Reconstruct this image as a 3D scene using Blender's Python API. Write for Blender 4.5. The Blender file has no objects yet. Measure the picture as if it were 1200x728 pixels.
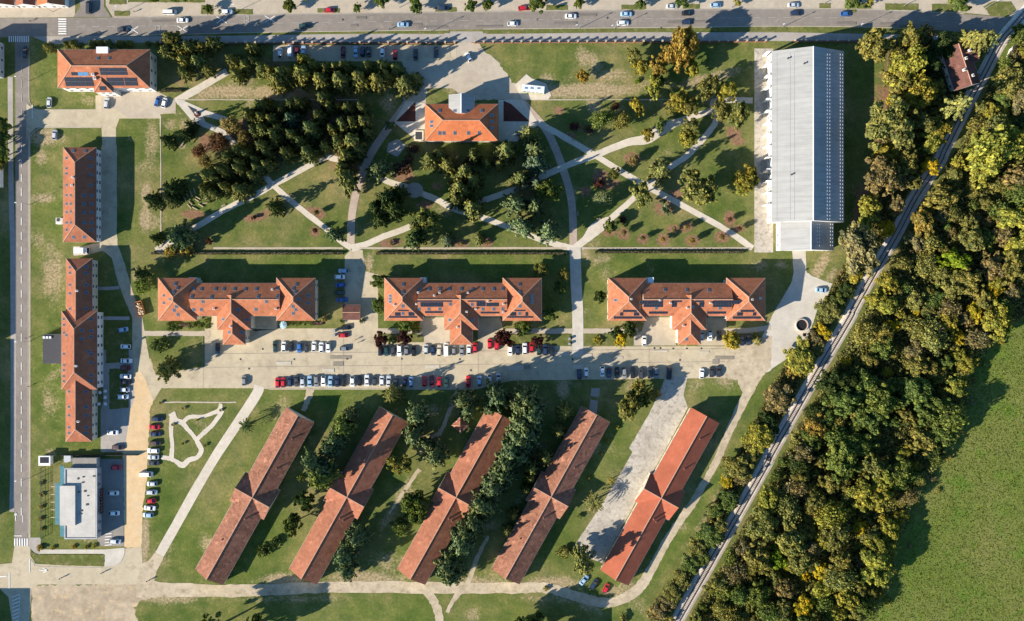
import bpy, bmesh, math, random
import numpy as np
from mathutils import Vector, Matrix
from mathutils.geometry import tessellate_polygon

random.seed(7); rng = np.random.default_rng(7)
SC = bpy.context.scene
COL = SC.collection
R = math.radians

# ------------------------------------------------------------------ camera, sky, sun, exposure
CAM_H = 400.0                      # flying height; 1 px of the 1200 px photograph = 1/3 m on the ground
cd = bpy.data.cameras.new('camera'); cam = bpy.data.objects.new('camera', cd); COL.objects.link(cam)
cam.location = (0, 0, CAM_H); cd.sensor_width = 36; cd.lens = 36; cd.clip_start = 1; cd.clip_end = 6000
SC.camera = cam
SUN_EL, SHADOW_AZ = 27.0, 26.0     # elevation; direction of shadows measured from +X towards +Y
world = bpy.data.worlds.new('World'); SC.world = world; world.use_nodes = True
wn = world.node_tree.nodes; wl = world.node_tree.links
sky = wn.new('ShaderNodeTexSky'); sky.sky_type = 'NISHITA'; sky.sun_disc = False
sky.sun_elevation = R(SUN_EL); sky.sun_rotation = R(270 - SHADOW_AZ); sky.altitude = 200
sky.ozone_density = 2.5; sky.dust_density = 0.4
wn['Background'].inputs['Strength'].default_value = 0.09
tint = wn.new('ShaderNodeMix'); tint.data_type = 'RGBA'; tint.blend_type = 'MULTIPLY'; tint.inputs[0].default_value = 1.0   # clear deep blue autumn sky
tint.inputs[7].default_value = (0.66, 0.95, 1.12, 1); wl.new(sky.outputs['Color'], tint.inputs[6])
wl.new(tint.outputs[2], wn['Background'].inputs['Color'])
sd = bpy.data.lights.new('sun', 'SUN'); sun = bpy.data.objects.new('sun', sd); COL.objects.link(sun)
sd.energy = 5.0; sd.angle = R(0.5); sd.color = (1.0, 0.91, 0.77)
sun.rotation_euler = Vector((math.cos(R(SHADOW_AZ))*math.cos(R(SUN_EL)), math.sin(R(SHADOW_AZ))*math.cos(R(SUN_EL)), -math.sin(R(SUN_EL)))).to_track_quat('-Z', 'Y').to_euler()
SC.view_settings.view_transform = 'Standard'; SC.view_settings.look = 'None'
SC.view_settings.gamma = 1; SC.view_settings.exposure = 1.05; SC.view_settings.use_curve_mapping = False

# ------------------------------------------------------------------ helpers
def P(px, py, z=0.0):
    """map position (in survey pixels) of a point at height z -> metres"""
    k = (CAM_H - z) / CAM_H / 3.0
    return ((px - 600) * k, (364 - py) * k)
def tag(o, label=None, cat=None, group=None, kind=None):
    if label: o['label'] = label
    if cat: o['category'] = cat
    if group: o['group'] = group
    if kind: o['kind'] = kind
    return o
def empty(name, loc, rz=0, label=None, cat=None, group=None, kind=None):
    o = bpy.data.objects.new(name, None); COL.objects.link(o); o.empty_display_size = 0.5
    o.location = loc; o.rotation_euler = (0, 0, rz)
    return tag(o, label, cat, group, kind)
def link(name, me, parent=None, loc=None, rz=0):
    o = bpy.data.objects.new(name, me); COL.objects.link(o)
    if parent: o.parent = parent
    if loc is not None: o.location = loc
    if rz: o.rotation_euler = (0, 0, rz)
    return o
def mesh(name, verts, faces, mats, fm=None, smooth=False):
    me = bpy.data.meshes.new(name); me.from_pydata([tuple(v) for v in verts], [], faces)
    for m in (mats if isinstance(mats, (list, tuple)) else [mats]): me.materials.append(m)
    if fm: me.polygons.foreach_set('material_index', fm)
    if smooth: me.polygons.foreach_set('use_smooth', [True]*len(me.polygons))
    me.update(); return me
class MB:
    """collects boxes, prisms and tubes into one mesh"""
    def __init__(s): s.v = []; s.f = []; s.m = []
    def add(s, vs, fs, mi=0):
        n = len(s.v); s.v += [tuple(v) for v in vs]; s.f += [tuple(i+n for i in f) for f in fs]
        s.m += [mi]*len(fs) if isinstance(mi, int) else list(mi)
    def box(s, x0, x1, y0, y1, z0, z1, mi=0, top=None):
        v = [(x0,y0,z0),(x1,y0,z0),(x1,y1,z0),(x0,y1,z0),(x0,y0,z1),(x1,y0,z1),(x1,y1,z1),(x0,y1,z1)]
        f = [(3,2,1,0),(4,5,6,7),(0,1,5,4),(1,2,6,5),(2,3,7,6),(3,0,4,7)]
        s.add(v, f, [mi, mi if top is None else top, mi, mi, mi, mi])
    def obox(s, M, hx, hy, hz, mi=0, top=None):
        v = [M @ Vector((a*hx, b*hy, c*hz)) for c in (-1,1) for a, b in ((-1,-1),(1,-1),(1,1),(-1,1))]
        s.add(v, [(3,2,1,0),(4,5,6,7),(0,1,5,4),(1,2,6,5),(2,3,7,6),(3,0,4,7)], [mi, mi if top is None else top, mi, mi, mi, mi])
    def frus(s, x, y, z0, z1, r0, r1, n=8, mi=0):
        a = [2*math.pi*i/n for i in range(n)]
        v = [(x+r0*math.cos(t), y+r0*math.sin(t), z0) for t in a] + [(x+r1*math.cos(t), y+r1*math.sin(t), z1) for t in a]
        s.add(v, [(i,(i+1)%n,n+(i+1)%n,n+i) for i in range(n)] + [tuple(range(n,2*n)), tuple(range(n-1,-1,-1))], mi)
    def tube(s, p, q, r0, r1, n=6, mi=0):
        p, q = Vector(p), Vector(q); d = (q-p).normalized(); u = d.orthogonal().normalized(); w = d.cross(u)
        c = [(math.cos(2*math.pi*i/n), math.sin(2*math.pi*i/n)) for i in range(n)]
        v = [p+u*(a*r0)+w*(b*r0) for a, b in c] + [q+u*(a*r1)+w*(b*r1) for a, b in c]
        s.add(v, [(i,(i+1)%n,n+(i+1)%n,n+i) for i in range(n)] + [tuple(range(n,2*n)), tuple(range(n-1,-1,-1))], mi)
    def me(s, name, mats, smooth=False): return mesh(name, s.v, s.f, mats, s.m, smooth)
    def build(s, name, mats, parent=None, loc=None, rz=0, smooth=False): return link(name, s.me(name, mats, smooth), parent, loc, rz)
def smooth_line(pts, n=6):
    p = [np.array(a, float) for a in pts]
    if len(p) < 3: return [tuple(a) for a in p]
    p = [2*p[0]-p[1]] + p + [2*p[-1]-p[-2]]; out = []
    for i in range(1, len(p)-2):
        for j in range(n):
            t = j/n
            out.append(tuple(0.5*((2*p[i])+(-p[i-1]+p[i+1])*t+(2*p[i-1]-5*p[i]+4*p[i+1]-p[i+2])*t*t+(-p[i-1]+3*p[i]-3*p[i+1]+p[i+2])*t**3)))
    out.append(tuple(p[-2])); return out
def inside(x, y, poly):
    x = np.asarray(x, float); y = np.asarray(y, float); c = np.zeros(x.shape, bool); n = len(poly); j = n-1
    for i in range(n):
        xi, yi = poly[i]; xj, yj = poly[j]
        if yi != yj: c ^= ((yi > y) != (yj > y)) & (x < (xj-xi)*(y-yi)/(yj-yi)+xi)
        j = i
    return c

# ------------------------------------------------------------------ materials
def nodes(name):
    m = bpy.data.materials.new(name); m.use_nodes = True; nt = m.node_tree
    return m, nt, nt.nodes, nt.links, nt.nodes['Principled BSDF']
def ramp(N, L, fac, stops):
    r = N.new('ShaderNodeValToRGB'); e = r.color_ramp.elements
    while len(e) < len(stops): e.new(0.5)
    for k, (p, c) in enumerate(stops): e[k].position = p; e[k].color = (*c, 1)
    L.new(fac, r.inputs['Fac']); return r.outputs['Color']
def noise(N, L, vec, scale, detail=4, rough=0.6, sc=None):
    if sc:
        mp = N.new('ShaderNodeMapping'); mp.inputs['Scale'].default_value = sc; L.new(vec, mp.inputs['Vector']); vec = mp.outputs['Vector']
    n = N.new('ShaderNodeTexNoise'); n.inputs['Scale'].default_value = scale; n.inputs['Detail'].default_value = detail
    n.inputs['Roughness'].default_value = rough; L.new(vec, n.inputs['Vector']); return n.outputs['Fac']
def mixc(N, L, fac, a, b, mode='MIX'):
    m = N.new('ShaderNodeMix'); m.data_type = 'RGBA'; m.blend_type = mode
    for s, v in ((m.inputs[0], fac), (m.inputs[6], a), (m.inputs[7], b)):
        if hasattr(v, 'is_linked'): L.new(v, s)
        elif isinstance(v, tuple): s.default_value = (*v, 1)
        else: s.default_value = v
    return m.outputs[2]
def bump(N, L, bs, h, strength, dist):
    b = N.new('ShaderNodeBump'); b.inputs['Strength'].default_value = strength; b.inputs['Distance'].default_value = dist
    L.new(h, b.inputs['Height']); L.new(b.outputs['Normal'], bs.inputs['Normal'])
def sm(c, k): return tuple(min(1, v*k) for v in c)
def pmat(name, c1, c2=None, big=0.05, fine=1.5, rough=0.9, bmp=0.0, obj=False, spec=0.2, metal=0.0, c3=None, stretch=None, var=0.16):
    """two noise octaves of one colour pair; world or object coordinates"""
    m, nt, N, L, bs = nodes(name)
    if obj: tc = N.new('ShaderNodeTexCoord'); vec = tc.outputs['Object']
    else: g = N.new('ShaderNodeNewGeometry'); vec = g.outputs['Position']
    c2 = c2 or sm(c1, 0.8)
    n1 = noise(N, L, vec, big, 6, 0.65, stretch); n2 = noise(N, L, vec, fine*0.37, 8, 0.78)
    col = ramp(N, L, n1, [(0.36, c1), (0.64, c2)])
    if c3:
        n3 = noise(N, L, vec, big*4.3, 6, 0.7); f = ramp(N, L, n3, [(0.52, (0,0,0)), (0.66, (1,1,1))]); col = mixc(N, L, f, col, c3)
    v = ramp(N, L, n2, [(0.3, (1-var,)*3), (0.7, (1+var*0.8,)*3)])
    col = mixc(N, L, 1.0, col, v, 'MULTIPLY')
    L.new(col, bs.inputs['Base Color']); bs.inputs['Roughness'].default_value = rough
    bs.inputs['Specular IOR Level'].default_value = spec; bs.inputs['Metallic'].default_value = metal
    if bmp: bump(N, L, bs, n2, 1.0, bmp)
    return m
def flat(name, c, rough=0.6, metal=0.0, spec=0.3):
    return pmat(name, c, sm(c, 0.86), 0.7, 6, rough, 0, True, spec, metal)

M = {}
M['asphalt'] = pmat('asphalt', (0.235,0.203,0.172), (0.19,0.165,0.142), 0.06, 1.2, 0.85, 0.01, c3=(0.255,0.218,0.18), stretch=(0.25,1,1))
M['asphalt_dark'] = pmat('asphalt_dark', (0.27,0.245,0.215), (0.22,0.20,0.175), 0.08, 1.4, 0.85, 0.01)
M['street'] = pmat('street_concrete', (0.46,0.388,0.27), (0.40,0.335,0.232), 0.05, 0.9, 0.9, 0.01, c3=(0.33,0.275,0.19))
M['concrete'] = pmat('concrete', (0.50,0.455,0.385), (0.43,0.39,0.325), 0.08, 1.1, 0.9, 0.01)
M['slab'] = pmat('slab_concrete', (0.47,0.42,0.345), (0.36,0.315,0.255), 0.12, 2.4, 0.9, 0.02, c3=(0.24,0.21,0.17), var=0.3)
M['pavement'] = pmat('pavement', (0.43,0.365,0.28), (0.37,0.31,0.235), 0.09, 1.4, 0.9, 0.01)
M['walk'] = pmat('walk_grey', (0.36,0.325,0.285), (0.29,0.26,0.23), 0.1, 1.4, 0.9, 0.01)
M['path'] = pmat('path_gravel', (0.55,0.485,0.395), (0.48,0.42,0.335), 0.1, 1.7, 0.95, 0.01)
M['brickwalk'] = pmat('brick_walk', (0.43,0.34,0.27), (0.35,0.27,0.215), 0.15, 2.5, 0.9, 0.01)
M['redpaving'] = pmat('red_paving', (0.11,0.035,0.024), (0.075,0.026,0.02), 0.3, 3, 0.9, 0.01)
M['sand'] = pmat('sand', (0.57,0.41,0.23), (0.52,0.365,0.20), 0.05, 1.2, 0.95, 0.02, c3=(0.55,0.43,0.275), stretch=(1,0.25,1))
M['dirt'] = pmat('dirt_track', (0.48,0.395,0.28), (0.39,0.315,0.215), 0.09, 1.0, 0.95, 0.03, c3=(0.30,0.245,0.155), var=0.28)
M['dirtlot'] = pmat('dirt_lot', (0.43,0.345,0.24), (0.31,0.24,0.16), 0.07, 0.9, 0.95, 0.04, c3=(0.50,0.37,0.22), var=0.32)
M['paint'] = flat('road_paint', (0.72,0.70,0.66), 0.7)
M['paint_old'] = flat('worn_road_paint', (0.40,0.38,0.35), 0.8)
M['kerb'] = pmat('kerb_stone', (0.44,0.385,0.30), (0.36,0.31,0.24), 0.3, 2)
M['ballast'] = pmat('ballast', (0.60,0.52,0.44), (0.47,0.40,0.335), 0.3, 2.2, 0.95, 0.05)
M['sleeper'] = pmat('sleeper', (0.38,0.33,0.28), None, 0.5, 3)
M['rail'] = flat('rail_steel', (0.05,0.036,0.03), 0.5, 0.3)
def roofmat(name, c1, c2, c3, amt=0.5):
    m, nt, N, L, bs = nodes(name); tc = N.new('ShaderNodeTexCoord'); vec = tc.outputs['Object']
    n1 = noise(N, L, vec, 0.35, 5, 0.7); n2 = noise(N, L, vec, 1.7, 4, 0.75); n3 = noise(N, L, vec, 0.12, 3, 0.6)
    col = ramp(N, L, n1, [(0.32, c1), (0.68, c2)])
    f = ramp(N, L, n2, [(0.53, (0,0,0)), (0.68, (amt,)*3)]); col = mixc(N, L, f, col, c3)
    f2 = ramp(N, L, n3, [(0.35, (0.9,)*3), (0.65, (1.1,)*3)]); col = mixc(N, L, 1.0, col, f2, 'MULTIPLY')
    vo = N.new('ShaderNodeTexVoronoi'); vo.inputs['Scale'].default_value = 0.9; L.new(vec, vo.inputs['Vector'])
    sv = N.new('ShaderNodeSeparateColor'); L.new(vo.outputs['Color'], sv.inputs[0])
    pt = ramp(N, L, sv.outputs[0], [(0.0, (1-0.32*amt,)*3), (0.5, (1,)*3), (0.93, (1.04,)*3), (1.0, (1+0.45*amt, 1+0.5*amt, 1+0.5*amt))]); col = mixc(N, L, 1.0, col, pt, 'MULTIPLY')
    w = N.new('ShaderNodeTexWave'); w.bands_direction = 'Z'; w.inputs['Scale'].default_value = 1.4; w.inputs['Distortion'].default_value = 0.6; w.inputs['Detail'].default_value = 2
    L.new(vec, w.inputs['Vector'])
    v = ramp(N, L, w.outputs['Fac'], [(0.0, (0.94,)*3), (0.5, (1.03,)*3)]); col = mixc(N, L, 1.0, col, v, 'MULTIPLY')
    L.new(col, bs.inputs['Base Color']); bs.inputs['Roughness'].default_value = 0.85; bs.inputs['Specular IOR Level'].default_value = 0.15
    bump(N, L, bs, n2, 0.8, 0.05); return m
M['roof_new'] = roofmat('clay_roof', (0.39,0.145,0.072), (0.34,0.12,0.06), (0.27,0.092,0.048), 0.55)
M['roof_bright'] = roofmat('bright_clay_roof', (0.46,0.145,0.06), (0.42,0.125,0.05), (0.36,0.10,0.042), 0.35)
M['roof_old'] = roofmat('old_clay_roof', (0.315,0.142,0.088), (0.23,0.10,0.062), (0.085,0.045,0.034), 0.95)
M['roof_mid'] = roofmat('aged_clay_roof', (0.345,0.138,0.080), (0.28,0.107,0.061), (0.15,0.065,0.042), 0.65)
M['roof_dark'] = roofmat('dark_clay_roof', (0.15,0.068,0.052), (0.11,0.05,0.04), (0.06,0.034,0.03), 0.6)
M['roof_barn'] = roofmat('red_barrack_roof', (0.34,0.10,0.055), (0.30,0.086,0.046), (0.26,0.076,0.042), 0.15)
M['roof_west'] = roofmat('pale_clay_roof', (0.30,0.112,0.062), (0.265,0.096,0.052), (0.20,0.073,0.042), 0.45)
M['ridge'] = flat('ridge_tile', (0.46,0.27,0.18), 0.85)
M['ridge_metal'] = flat('ridge_flashing', (0.78,0.78,0.78), 0.5)
M['wall_cream'] = pmat('cream_render', (0.66,0.59,0.45), (0.58,0.52,0.39), 0.3, 2, 0.9, 0, True)
M['wall_white'] = pmat('white_render', (0.76,0.74,0.70), (0.68,0.66,0.62), 0.3, 2, 0.9, 0, True)
M['wall_grey'] = pmat('grey_render', (0.40,0.40,0.40), (0.34,0.34,0.34), 0.3, 2, 0.9, 0, True)
M['wall_brick'] = pmat('brick', (0.36,0.17,0.11), (0.28,0.125,0.085), 0.8, 5, 0.9, 0.01, True)
M['glass'] = pmat('window_glass', (0.025,0.03,0.04), (0.035,0.045,0.06), 0.5, 2, 0.08, 0, True, 0.8)
M['skyglass'] = pmat('rooflight_glass', (0.045,0.06,0.085), (0.07,0.09,0.115), 0.8, 3, 0.06, 0, True, 0.9)
M['frame'] = flat('window_frame', (0.62,0.62,0.60), 0.5)
M['frame_grey'] = flat('rooflight_frame', (0.26,0.25,0.25), 0.4, 0.3)
M['solar'] = pmat('solar_cell', (0.012,0.013,0.019), (0.02,0.02,0.03), 0.6, 4, 0.35, 0, True, 0.4)
M['solar_blue'] = flat('solar_thermal', (0.10,0.22,0.36), 0.15)
M['chimney'] = flat('chimney_render', (0.66,0.63,0.58), 0.9)
M['metal_white'] = flat('white_metal', (0.72,0.73,0.73), 0.45, 0.1)
M['steel'] = flat('galvanised_steel', (0.45,0.46,0.46), 0.45, 0.5)
M['dark'] = flat('dark_metal', (0.05,0.05,0.055), 0.5)
M['membrane'] = pmat('roof_membrane', (0.50,0.465,0.415), (0.42,0.39,0.345), 0.12, 1.2, 0.8, 0, True)
M['teal'] = flat('teal_glass_canopy', (0.10,0.22,0.25), 0.2)
M['wood'] = pmat('timber', (0.46,0.36,0.24), (0.36,0.27,0.18), 0.8, 4, 0.9, 0, True)
M['rust'] = flat('rust_paint', (0.42,0.16,0.06), 0.8)
M['tyre'] = flat('tyre_rubber', (0.02,0.02,0.02), 0.9)
M['black'] = flat('black_plastic', (0.015,0.015,0.016), 0.6)
def hallroof():
    m, nt, N, L, bs = nodes('sheet_metal_roof'); tc = N.new('ShaderNodeTexCoord'); vec = tc.outputs['Object']
    w = N.new('ShaderNodeTexWave'); w.bands_direction = 'Y'; w.inputs['Scale'].default_value = 0.16; w.inputs['Distortion'].default_value = 0.0
    L.new(vec, w.inputs['Vector']); n = noise(N, L, vec, 0.25, 5, 0.7)
    n4 = noise(N, L, vec, 0.6, 4, 0.7, (0.05, 1.0, 0.3))
    col = ramp(N, L, n, [(0.3, (0.285,0.28,0.265)), (0.7, (0.255,0.25,0.238))])
    v = ramp(N, L, w.outputs['Fac'], [(0.0, (0.92,)*3), (0.14, (1.0,)*3)]); col = mixc(N, L, 1.0, col, v, 'MULTIPLY')
    v = ramp(N, L, n4, [(0.35, (0.86,)*3), (0.65, (1.06,)*3)]); col = mixc(N, L, 1.0, col, v, 'MULTIPLY')
    L.new(col, bs.inputs['Base Color']); bs.inputs['Roughness'].default_value = 0.5; bs.inputs['Metallic'].default_value = 0.1
    return m
M['hallroof'] = hallroof()
def foliage(name, transl=0.36):
    m, nt, N, L, bs = nodes(name); N.remove(bs)
    oi = N.new('ShaderNodeObjectInfo'); ge = N.new('ShaderNodeNewGeometry'); tc = N.new('ShaderNodeTexCoord')
    r = ramp(N, L, ge.outputs['Random Per Island'], [(0.0, (0.45,0.48,0.48)), (0.5, (1.0,1.0,1.0)), (1.0, (1.65,1.55,1.2))])
    col = mixc(N, L, 1.0, oi.outputs['Color'], r, 'MULTIPLY')
    n = noise(N, L, ge.outputs['Position'], 0.33, 3, 0.65)
    v = ramp(N, L, n, [(0.32, (0.72,0.82,0.84)), (0.68, (1.28,1.15,0.9))]); col = mixc(N, L, 1.0, col, v, 'MULTIPLY')
    d = N.new('ShaderNodeBsdfDiffuse'); t = N.new('ShaderNodeBsdfTranslucent'); mx = N.new('ShaderNodeMixShader')
    L.new(col, d.inputs['Color']); tcol = mixc(N, L, 1.0, col, (1.2,1.3,0.6), 'MULTIPLY'); L.new(tcol, t.inputs['Color'])
    mx.inputs['Fac'].default_value = transl; L.new(d.outputs[0], mx.inputs[1]); L.new(t.outputs[0], mx.inputs[2])
    L.new(mx.outputs[0], N['Material Output'].inputs['Surface']); return m
M['leaf'] = foliage('leaf'); M['needle'] = foliage('needle', 0.12)
M['bark'] = pmat('bark', (0.13,0.10,0.075), (0.09,0.07,0.05), 1, 6, 0.95, 0, True)
def objcol(name, rough, coat=0.0):
    m, nt, N, L, bs = nodes(name); oi = N.new('ShaderNodeObjectInfo'); tc = N.new('ShaderNodeTexCoord')
    n = noise(N, L, tc.outputs['Object'], 1.5, 4); v = ramp(N, L, n, [(0.3, (0.9,)*3), (0.7, (1.05,)*3)])
    L.new(mixc(N, L, 1.0, oi.outputs['Color'], v, 'MULTIPLY'), bs.inputs['Base Color'])
    bs.inputs['Roughness'].default_value = rough; bs.inputs['Coat Weight'].default_value = coat; return m
M['carpaint'] = objcol('car_paint', 0.35, 0.6); M['cloth'] = objcol('cloth', 0.9)
M['skin'] = flat('skin', (0.45,0.28,0.2)); M['hair'] = flat('hair', (0.03,0.02,0.015)); M['trouser'] = flat('trousers', (0.03,0.035,0.05))
M['carglass'] = pmat('car_glass', (0.012,0.015,0.02), None, 1, 3, 0.05, 0, True, 0.8)

def lawnmat():
    m, nt, N, L, bs = nodes('lawn'); g = N.new('ShaderNodeNewGeometry'); vec = g.outputs['Position']
    a = N.new('ShaderNodeAttribute'); a.attribute_name = 'dry'; b = N.new('ShaderNodeAttribute'); b.attribute_name = 'soil'; l = N.new('ShaderNodeAttribute'); l.attribute_name = 'lush'
    nb = noise(N, L, vec, 0.035, 6, 0.62); nm = noise(N, L, vec, 0.16, 6, 0.7); nf = noise(N, L, vec, 1.1, 5, 0.75)
    col = ramp(N, L, nb, [(0.36, (0.078,0.108,0.022)), (0.50, (0.118,0.132,0.036)), (0.64, (0.195,0.170,0.068))])
    col = mixc(N, L, l.outputs['Fac'], col, (0.090,0.128,0.022))
    f = ramp(N, L, nm, [(0.34, (0.68,0.80,0.74)), (0.5, (1,1,1)), (0.68, (1.42,1.24,1.3))]); col = mixc(N, L, 1.0, col, f, 'MULTIPLY')
    def masked(att, lo, hi):
        ad = N.new('ShaderNodeMath'); ad.operation = 'MULTIPLY_ADD'; L.new(nf, ad.inputs[0]); ad.inputs[1].default_value = 0.9; ad.inputs[2].default_value = -0.45
        ad3 = N.new('ShaderNodeMath'); ad3.operation = 'MULTIPLY_ADD'; L.new(nm, ad3.inputs[0]); ad3.inputs[1].default_value = 1.0; L.new(ad.outputs[0], ad3.inputs[2])
        s = N.new('ShaderNodeMath'); s.operation = 'ADD'; L.new(att, s.inputs[0]); L.new(ad3.outputs[0], s.inputs[1])
        mr = N.new('ShaderNodeMapRange'); mr.interpolation_type = 'SMOOTHSTEP'; L.new(s.outputs[0], mr.inputs[0]); mr.inputs[1].default_value = lo; mr.inputs[2].default_value = hi
        return mr.outputs[0]
    dm = masked(a.outputs['Fac'], 0.62, 1.2); col = mixc(N, L, dm, col, ramp(N, L, nf, [(0.3, (0.22,0.165,0.085)), (0.7, (0.38,0.30,0.18))]))
    smk = masked(b.outputs['Fac'], 0.7, 1.1); col = mixc(N, L, smk, col, ramp(N, L, nf, [(0.3, (0.15,0.085,0.05)), (0.7, (0.26,0.15,0.09))]))
    v = ramp(N, L, nf, [(0.28, (0.68,)*3), (0.72, (1.3,)*3)]); col = mixc(N, L, 1.0, col, v, 'MULTIPLY')
    L.new(col, bs.inputs['Base Color']); bs.inputs['Roughness'].default_value = 0.95; bs.inputs['Specular IOR Level'].default_value = 0.1
    bump(N, L, bs, nf, 1.0, 0.10); return m
M['lawn'] = lawnmat()
M['meadow'] = pmat('meadow', (0.108,0.145,0.028), (0.165,0.165,0.050), 0.026, 0.9, 0.95, 0.10, c3=(0.095,0.160,0.024), spec=0.05, var=0.28)
M['litter'] = pmat('leaf_litter', (0.065,0.06,0.022), (0.085,0.075,0.03), 0.08, 1.0, 0.95, 0.15, c3=(0.05,0.06,0.02), spec=0.05, var=0.4)
M['verge'] = pmat('verge_grass', (0.095,0.115,0.028), (0.13,0.13,0.04), 0.1, 1.2, 0.95, 0.08, c3=(0.20,0.17,0.085), spec=0.05, var=0.35)

# ------------------------------------------------------------------ ground and sheets laid on it
def axis_pts(lo, hi, step):
    a = list(np.arange(lo, hi+0.01, step)); out = [-2500, -1200, -600, -350]; return np.array([v for v in out if v < lo-20] + a + [-v for v in reversed(out) if -v > hi+20])
gx = axis_pts(-206, 206, 0.8); gy = axis_pts(-128, 128, 0.8)
X, Y = np.meshgrid(gx, gy); PX = X*3+600; PY = 364-Y*3
def blobs(lst):
    out = np.zeros_like(X)
    for (px, py, rx, ry, rot, amt) in lst:
        c, s = math.cos(R(rot)), math.sin(R(rot)); dx, dy = PX-px, PY-py
        u = (dx*c+dy*s)/rx; v = (-dx*s+dy*c)/ry
        out = np.maximum(out, amt*np.exp(-(u*u+v*v)**1.3*0.9))
    return out
DRY = [(52,160,16,13,0,.75),(48,184,8,12,0,.5),(50,232,15,6,0,.7),(62,322,14,34,0,.55),(60,470,14,30,0,.3),(171,228,6,14,0,.85),(171,255,7,16,0,.95),(178,172,9,34,0,.5),
 (168,196,10,9,0,.4),(268,108,40,9,0,.8),(325,109,34,9,0,.95),(240,112,20,6,0,.5),(285,100,20,6,-20,.5),(690,106,52,9,0,.9),(655,108,24,8,0,.8),(690,70,20,12,35,.55),(716,88,24,9,0,.5),(640,92,10,6,0,.5),(665,92,8,6,0,.4),
 (760,100,22,8,-12,.5),(830,92,50,7,-14,.6),(890,312,10,7,0,.6),(962,312,7,20,30,.75),(975,322,5,12,30,.6),(432,308,7,12,0,.65),(170,632,5,26,0,.95),(165,655,8,12,0,.6),(330,680,26,8,0,.85),(300,690,40,6,0,.5),
 (430,678,50,10,0,.7),(455,662,24,16,0,.4),(560,682,40,7,0,.6),(650,683,34,8,0,.7),(730,690,26,9,-10,.5),(850,446,16,8,0,.5),(815,452,14,8,0,.35),(160,325,6,8,0,.6),(330,480,12,20,40,.3),
 (545,478,8,16,25,.5),(505,516,12,8,0,.75),(470,580,8,28,30,.45),(452,610,6,20,25,.4),(660,456,7,12,0,.9),(640,200,8,5,0,.3),(45,700,10,30,0,.4),(200,700,40,9,0,.6),(340,702,80,5,0,.4),(660,702,60,6,0,.4),(190,650,12,26,30,.35),
 (140,118,22,8,0,.4),(105,118,12,6,0,.4),(895,270,10,28,0,.35),(915,310,8,6,0,.5),(40,60,5,10,0,.3),(1000,340,8,30,32,.5),(830,600,5,60,33,.35),(1075,330,6,60,33,.3),(245,250,8,6,0,.3),(214,171,4,4,0,.8),(62,420,12,12,0,.35),(700,232,9,8,0,.4),(585,105,12,7,0,.9),(540,105,30,6,0,.4),(150,165,8,6,0,.3)]
_r = random.Random(77)
for _i in range(120): DRY.append((_r.uniform(36, 880), _r.uniform(95, 725), _r.uniform(5, 20), _r.uniform(4, 13), _r.uniform(0, 90), _r.uniform(.22, .58)))
SOIL = [(371,249,12,6,20,1),(369,271,6,6,0,1),(458,285,13,5,-10,1),(540,286,10,5,0,1),(571,284,8,6,0,1),(226,251,13,5,5,1),(295,256,10,4,0,.9),(304,254,6,4,0,.8),(307,253,6,5,0,.9),(300,255,8,4,0,1),(241,168,8,11,0,.95),(262,160,16,12,0,.85),(280,150,12,10,0,.8),
 (472,205,13,8,0,1),(484,175,7,6,0,.7),(497,240,11,6,0,.7),(512,219,6,5,0,.7),(705,208,12,9,0,.85),(686,225,8,9,0,.6),(715,217,14,5,-20,.7),(741,186,9,7,0,.9),(860,155,9,8,0,.9),(866,166,8,6,0,.7),(794,227,10,6,0,.9),
 (731,274,7,7,0,1),(714,272,8,5,0,1),(753,280,7,6,0,1),(777,281,8,7,0,1),(790,269,8,5,0,1),(805,266,8,6,0,1),(811,282,8,6,0,1),(846,278,9,7,0,1),(855,257,6,10,0,1),(865,268,8,5,0,.8),(778,243,12,10,0,.9),(668,160,8,6,0,.6),(680,150,9,7,0,.5),
 (655,130,6,5,0,.8),(300,175,50,40,0,.55),(380,140,70,40,0,.55),(400,185,20,20,0,.5),(310,78,40,10,0,.5),(212,95,20,8,0,.3),(530,190,30,12,0,.5),(625,215,28,40,0,.4),(590,190,24,10,0,.4),(1050,130,30,90,12,.7),(1080,60,50,24,0,.8),(1015,250,16,40,0,.8),(990,330,14,20,0,.7),(320,247,12,8,0,.4),(303,255,9,4,0,.9),
 (225,405,10,7,0,.6),(600,520,20,60,25,.4),(545,620,16,70,28,.4),(385,540,16,40,30,.35)]
LUSH = [(60,260,20,40,0,.5),(60,440,22,60,0,.6),(90,90,20,30,0,.4),(210,330,40,20,0,.6),(330,310,80,10,0,.6),(560,312,120,10,0,.7),(790,315,110,12,0,.6),(290,620,50,60,30,.5),(330,460,140,14,0,.5),(220,620,40,40,0,.5),(420,720,90,18,0,.5),(640,718,90,16,0,.5),(800,620,10,120,34,.7),(1008,90,12,120,0,.6),(440,520,30,50,30,.5),(700,540,20,90,30,.5),(850,455,40,14,0,.6),(110,375,10,60,0,.6)]
gv = np.stack([X.ravel(), Y.ravel(), np.zeros(X.size)], 1); ny, nx = X.shape
idx = np.arange(nx*ny).reshape(ny, nx); gf = np.stack([idx[:-1,:-1], idx[:-1,1:], idx[1:,1:], idx[1:,:-1]], -1).reshape(-1, 4)
gm = bpy.data.meshes.new('ground'); gm.vertices.add(len(gv)); gm.vertices.foreach_set('co', gv.ravel())
gm.loops.add(gf.size); gm.loops.foreach_set('vertex_index', gf.ravel().astype(np.int32)); gm.polygons.add(len(gf))
gm.polygons.foreach_set('loop_start', np.arange(0, gf.size, 4, dtype=np.int32)); gm.update(calc_edges=True); gm.materials.append(M['lawn'])
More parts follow.
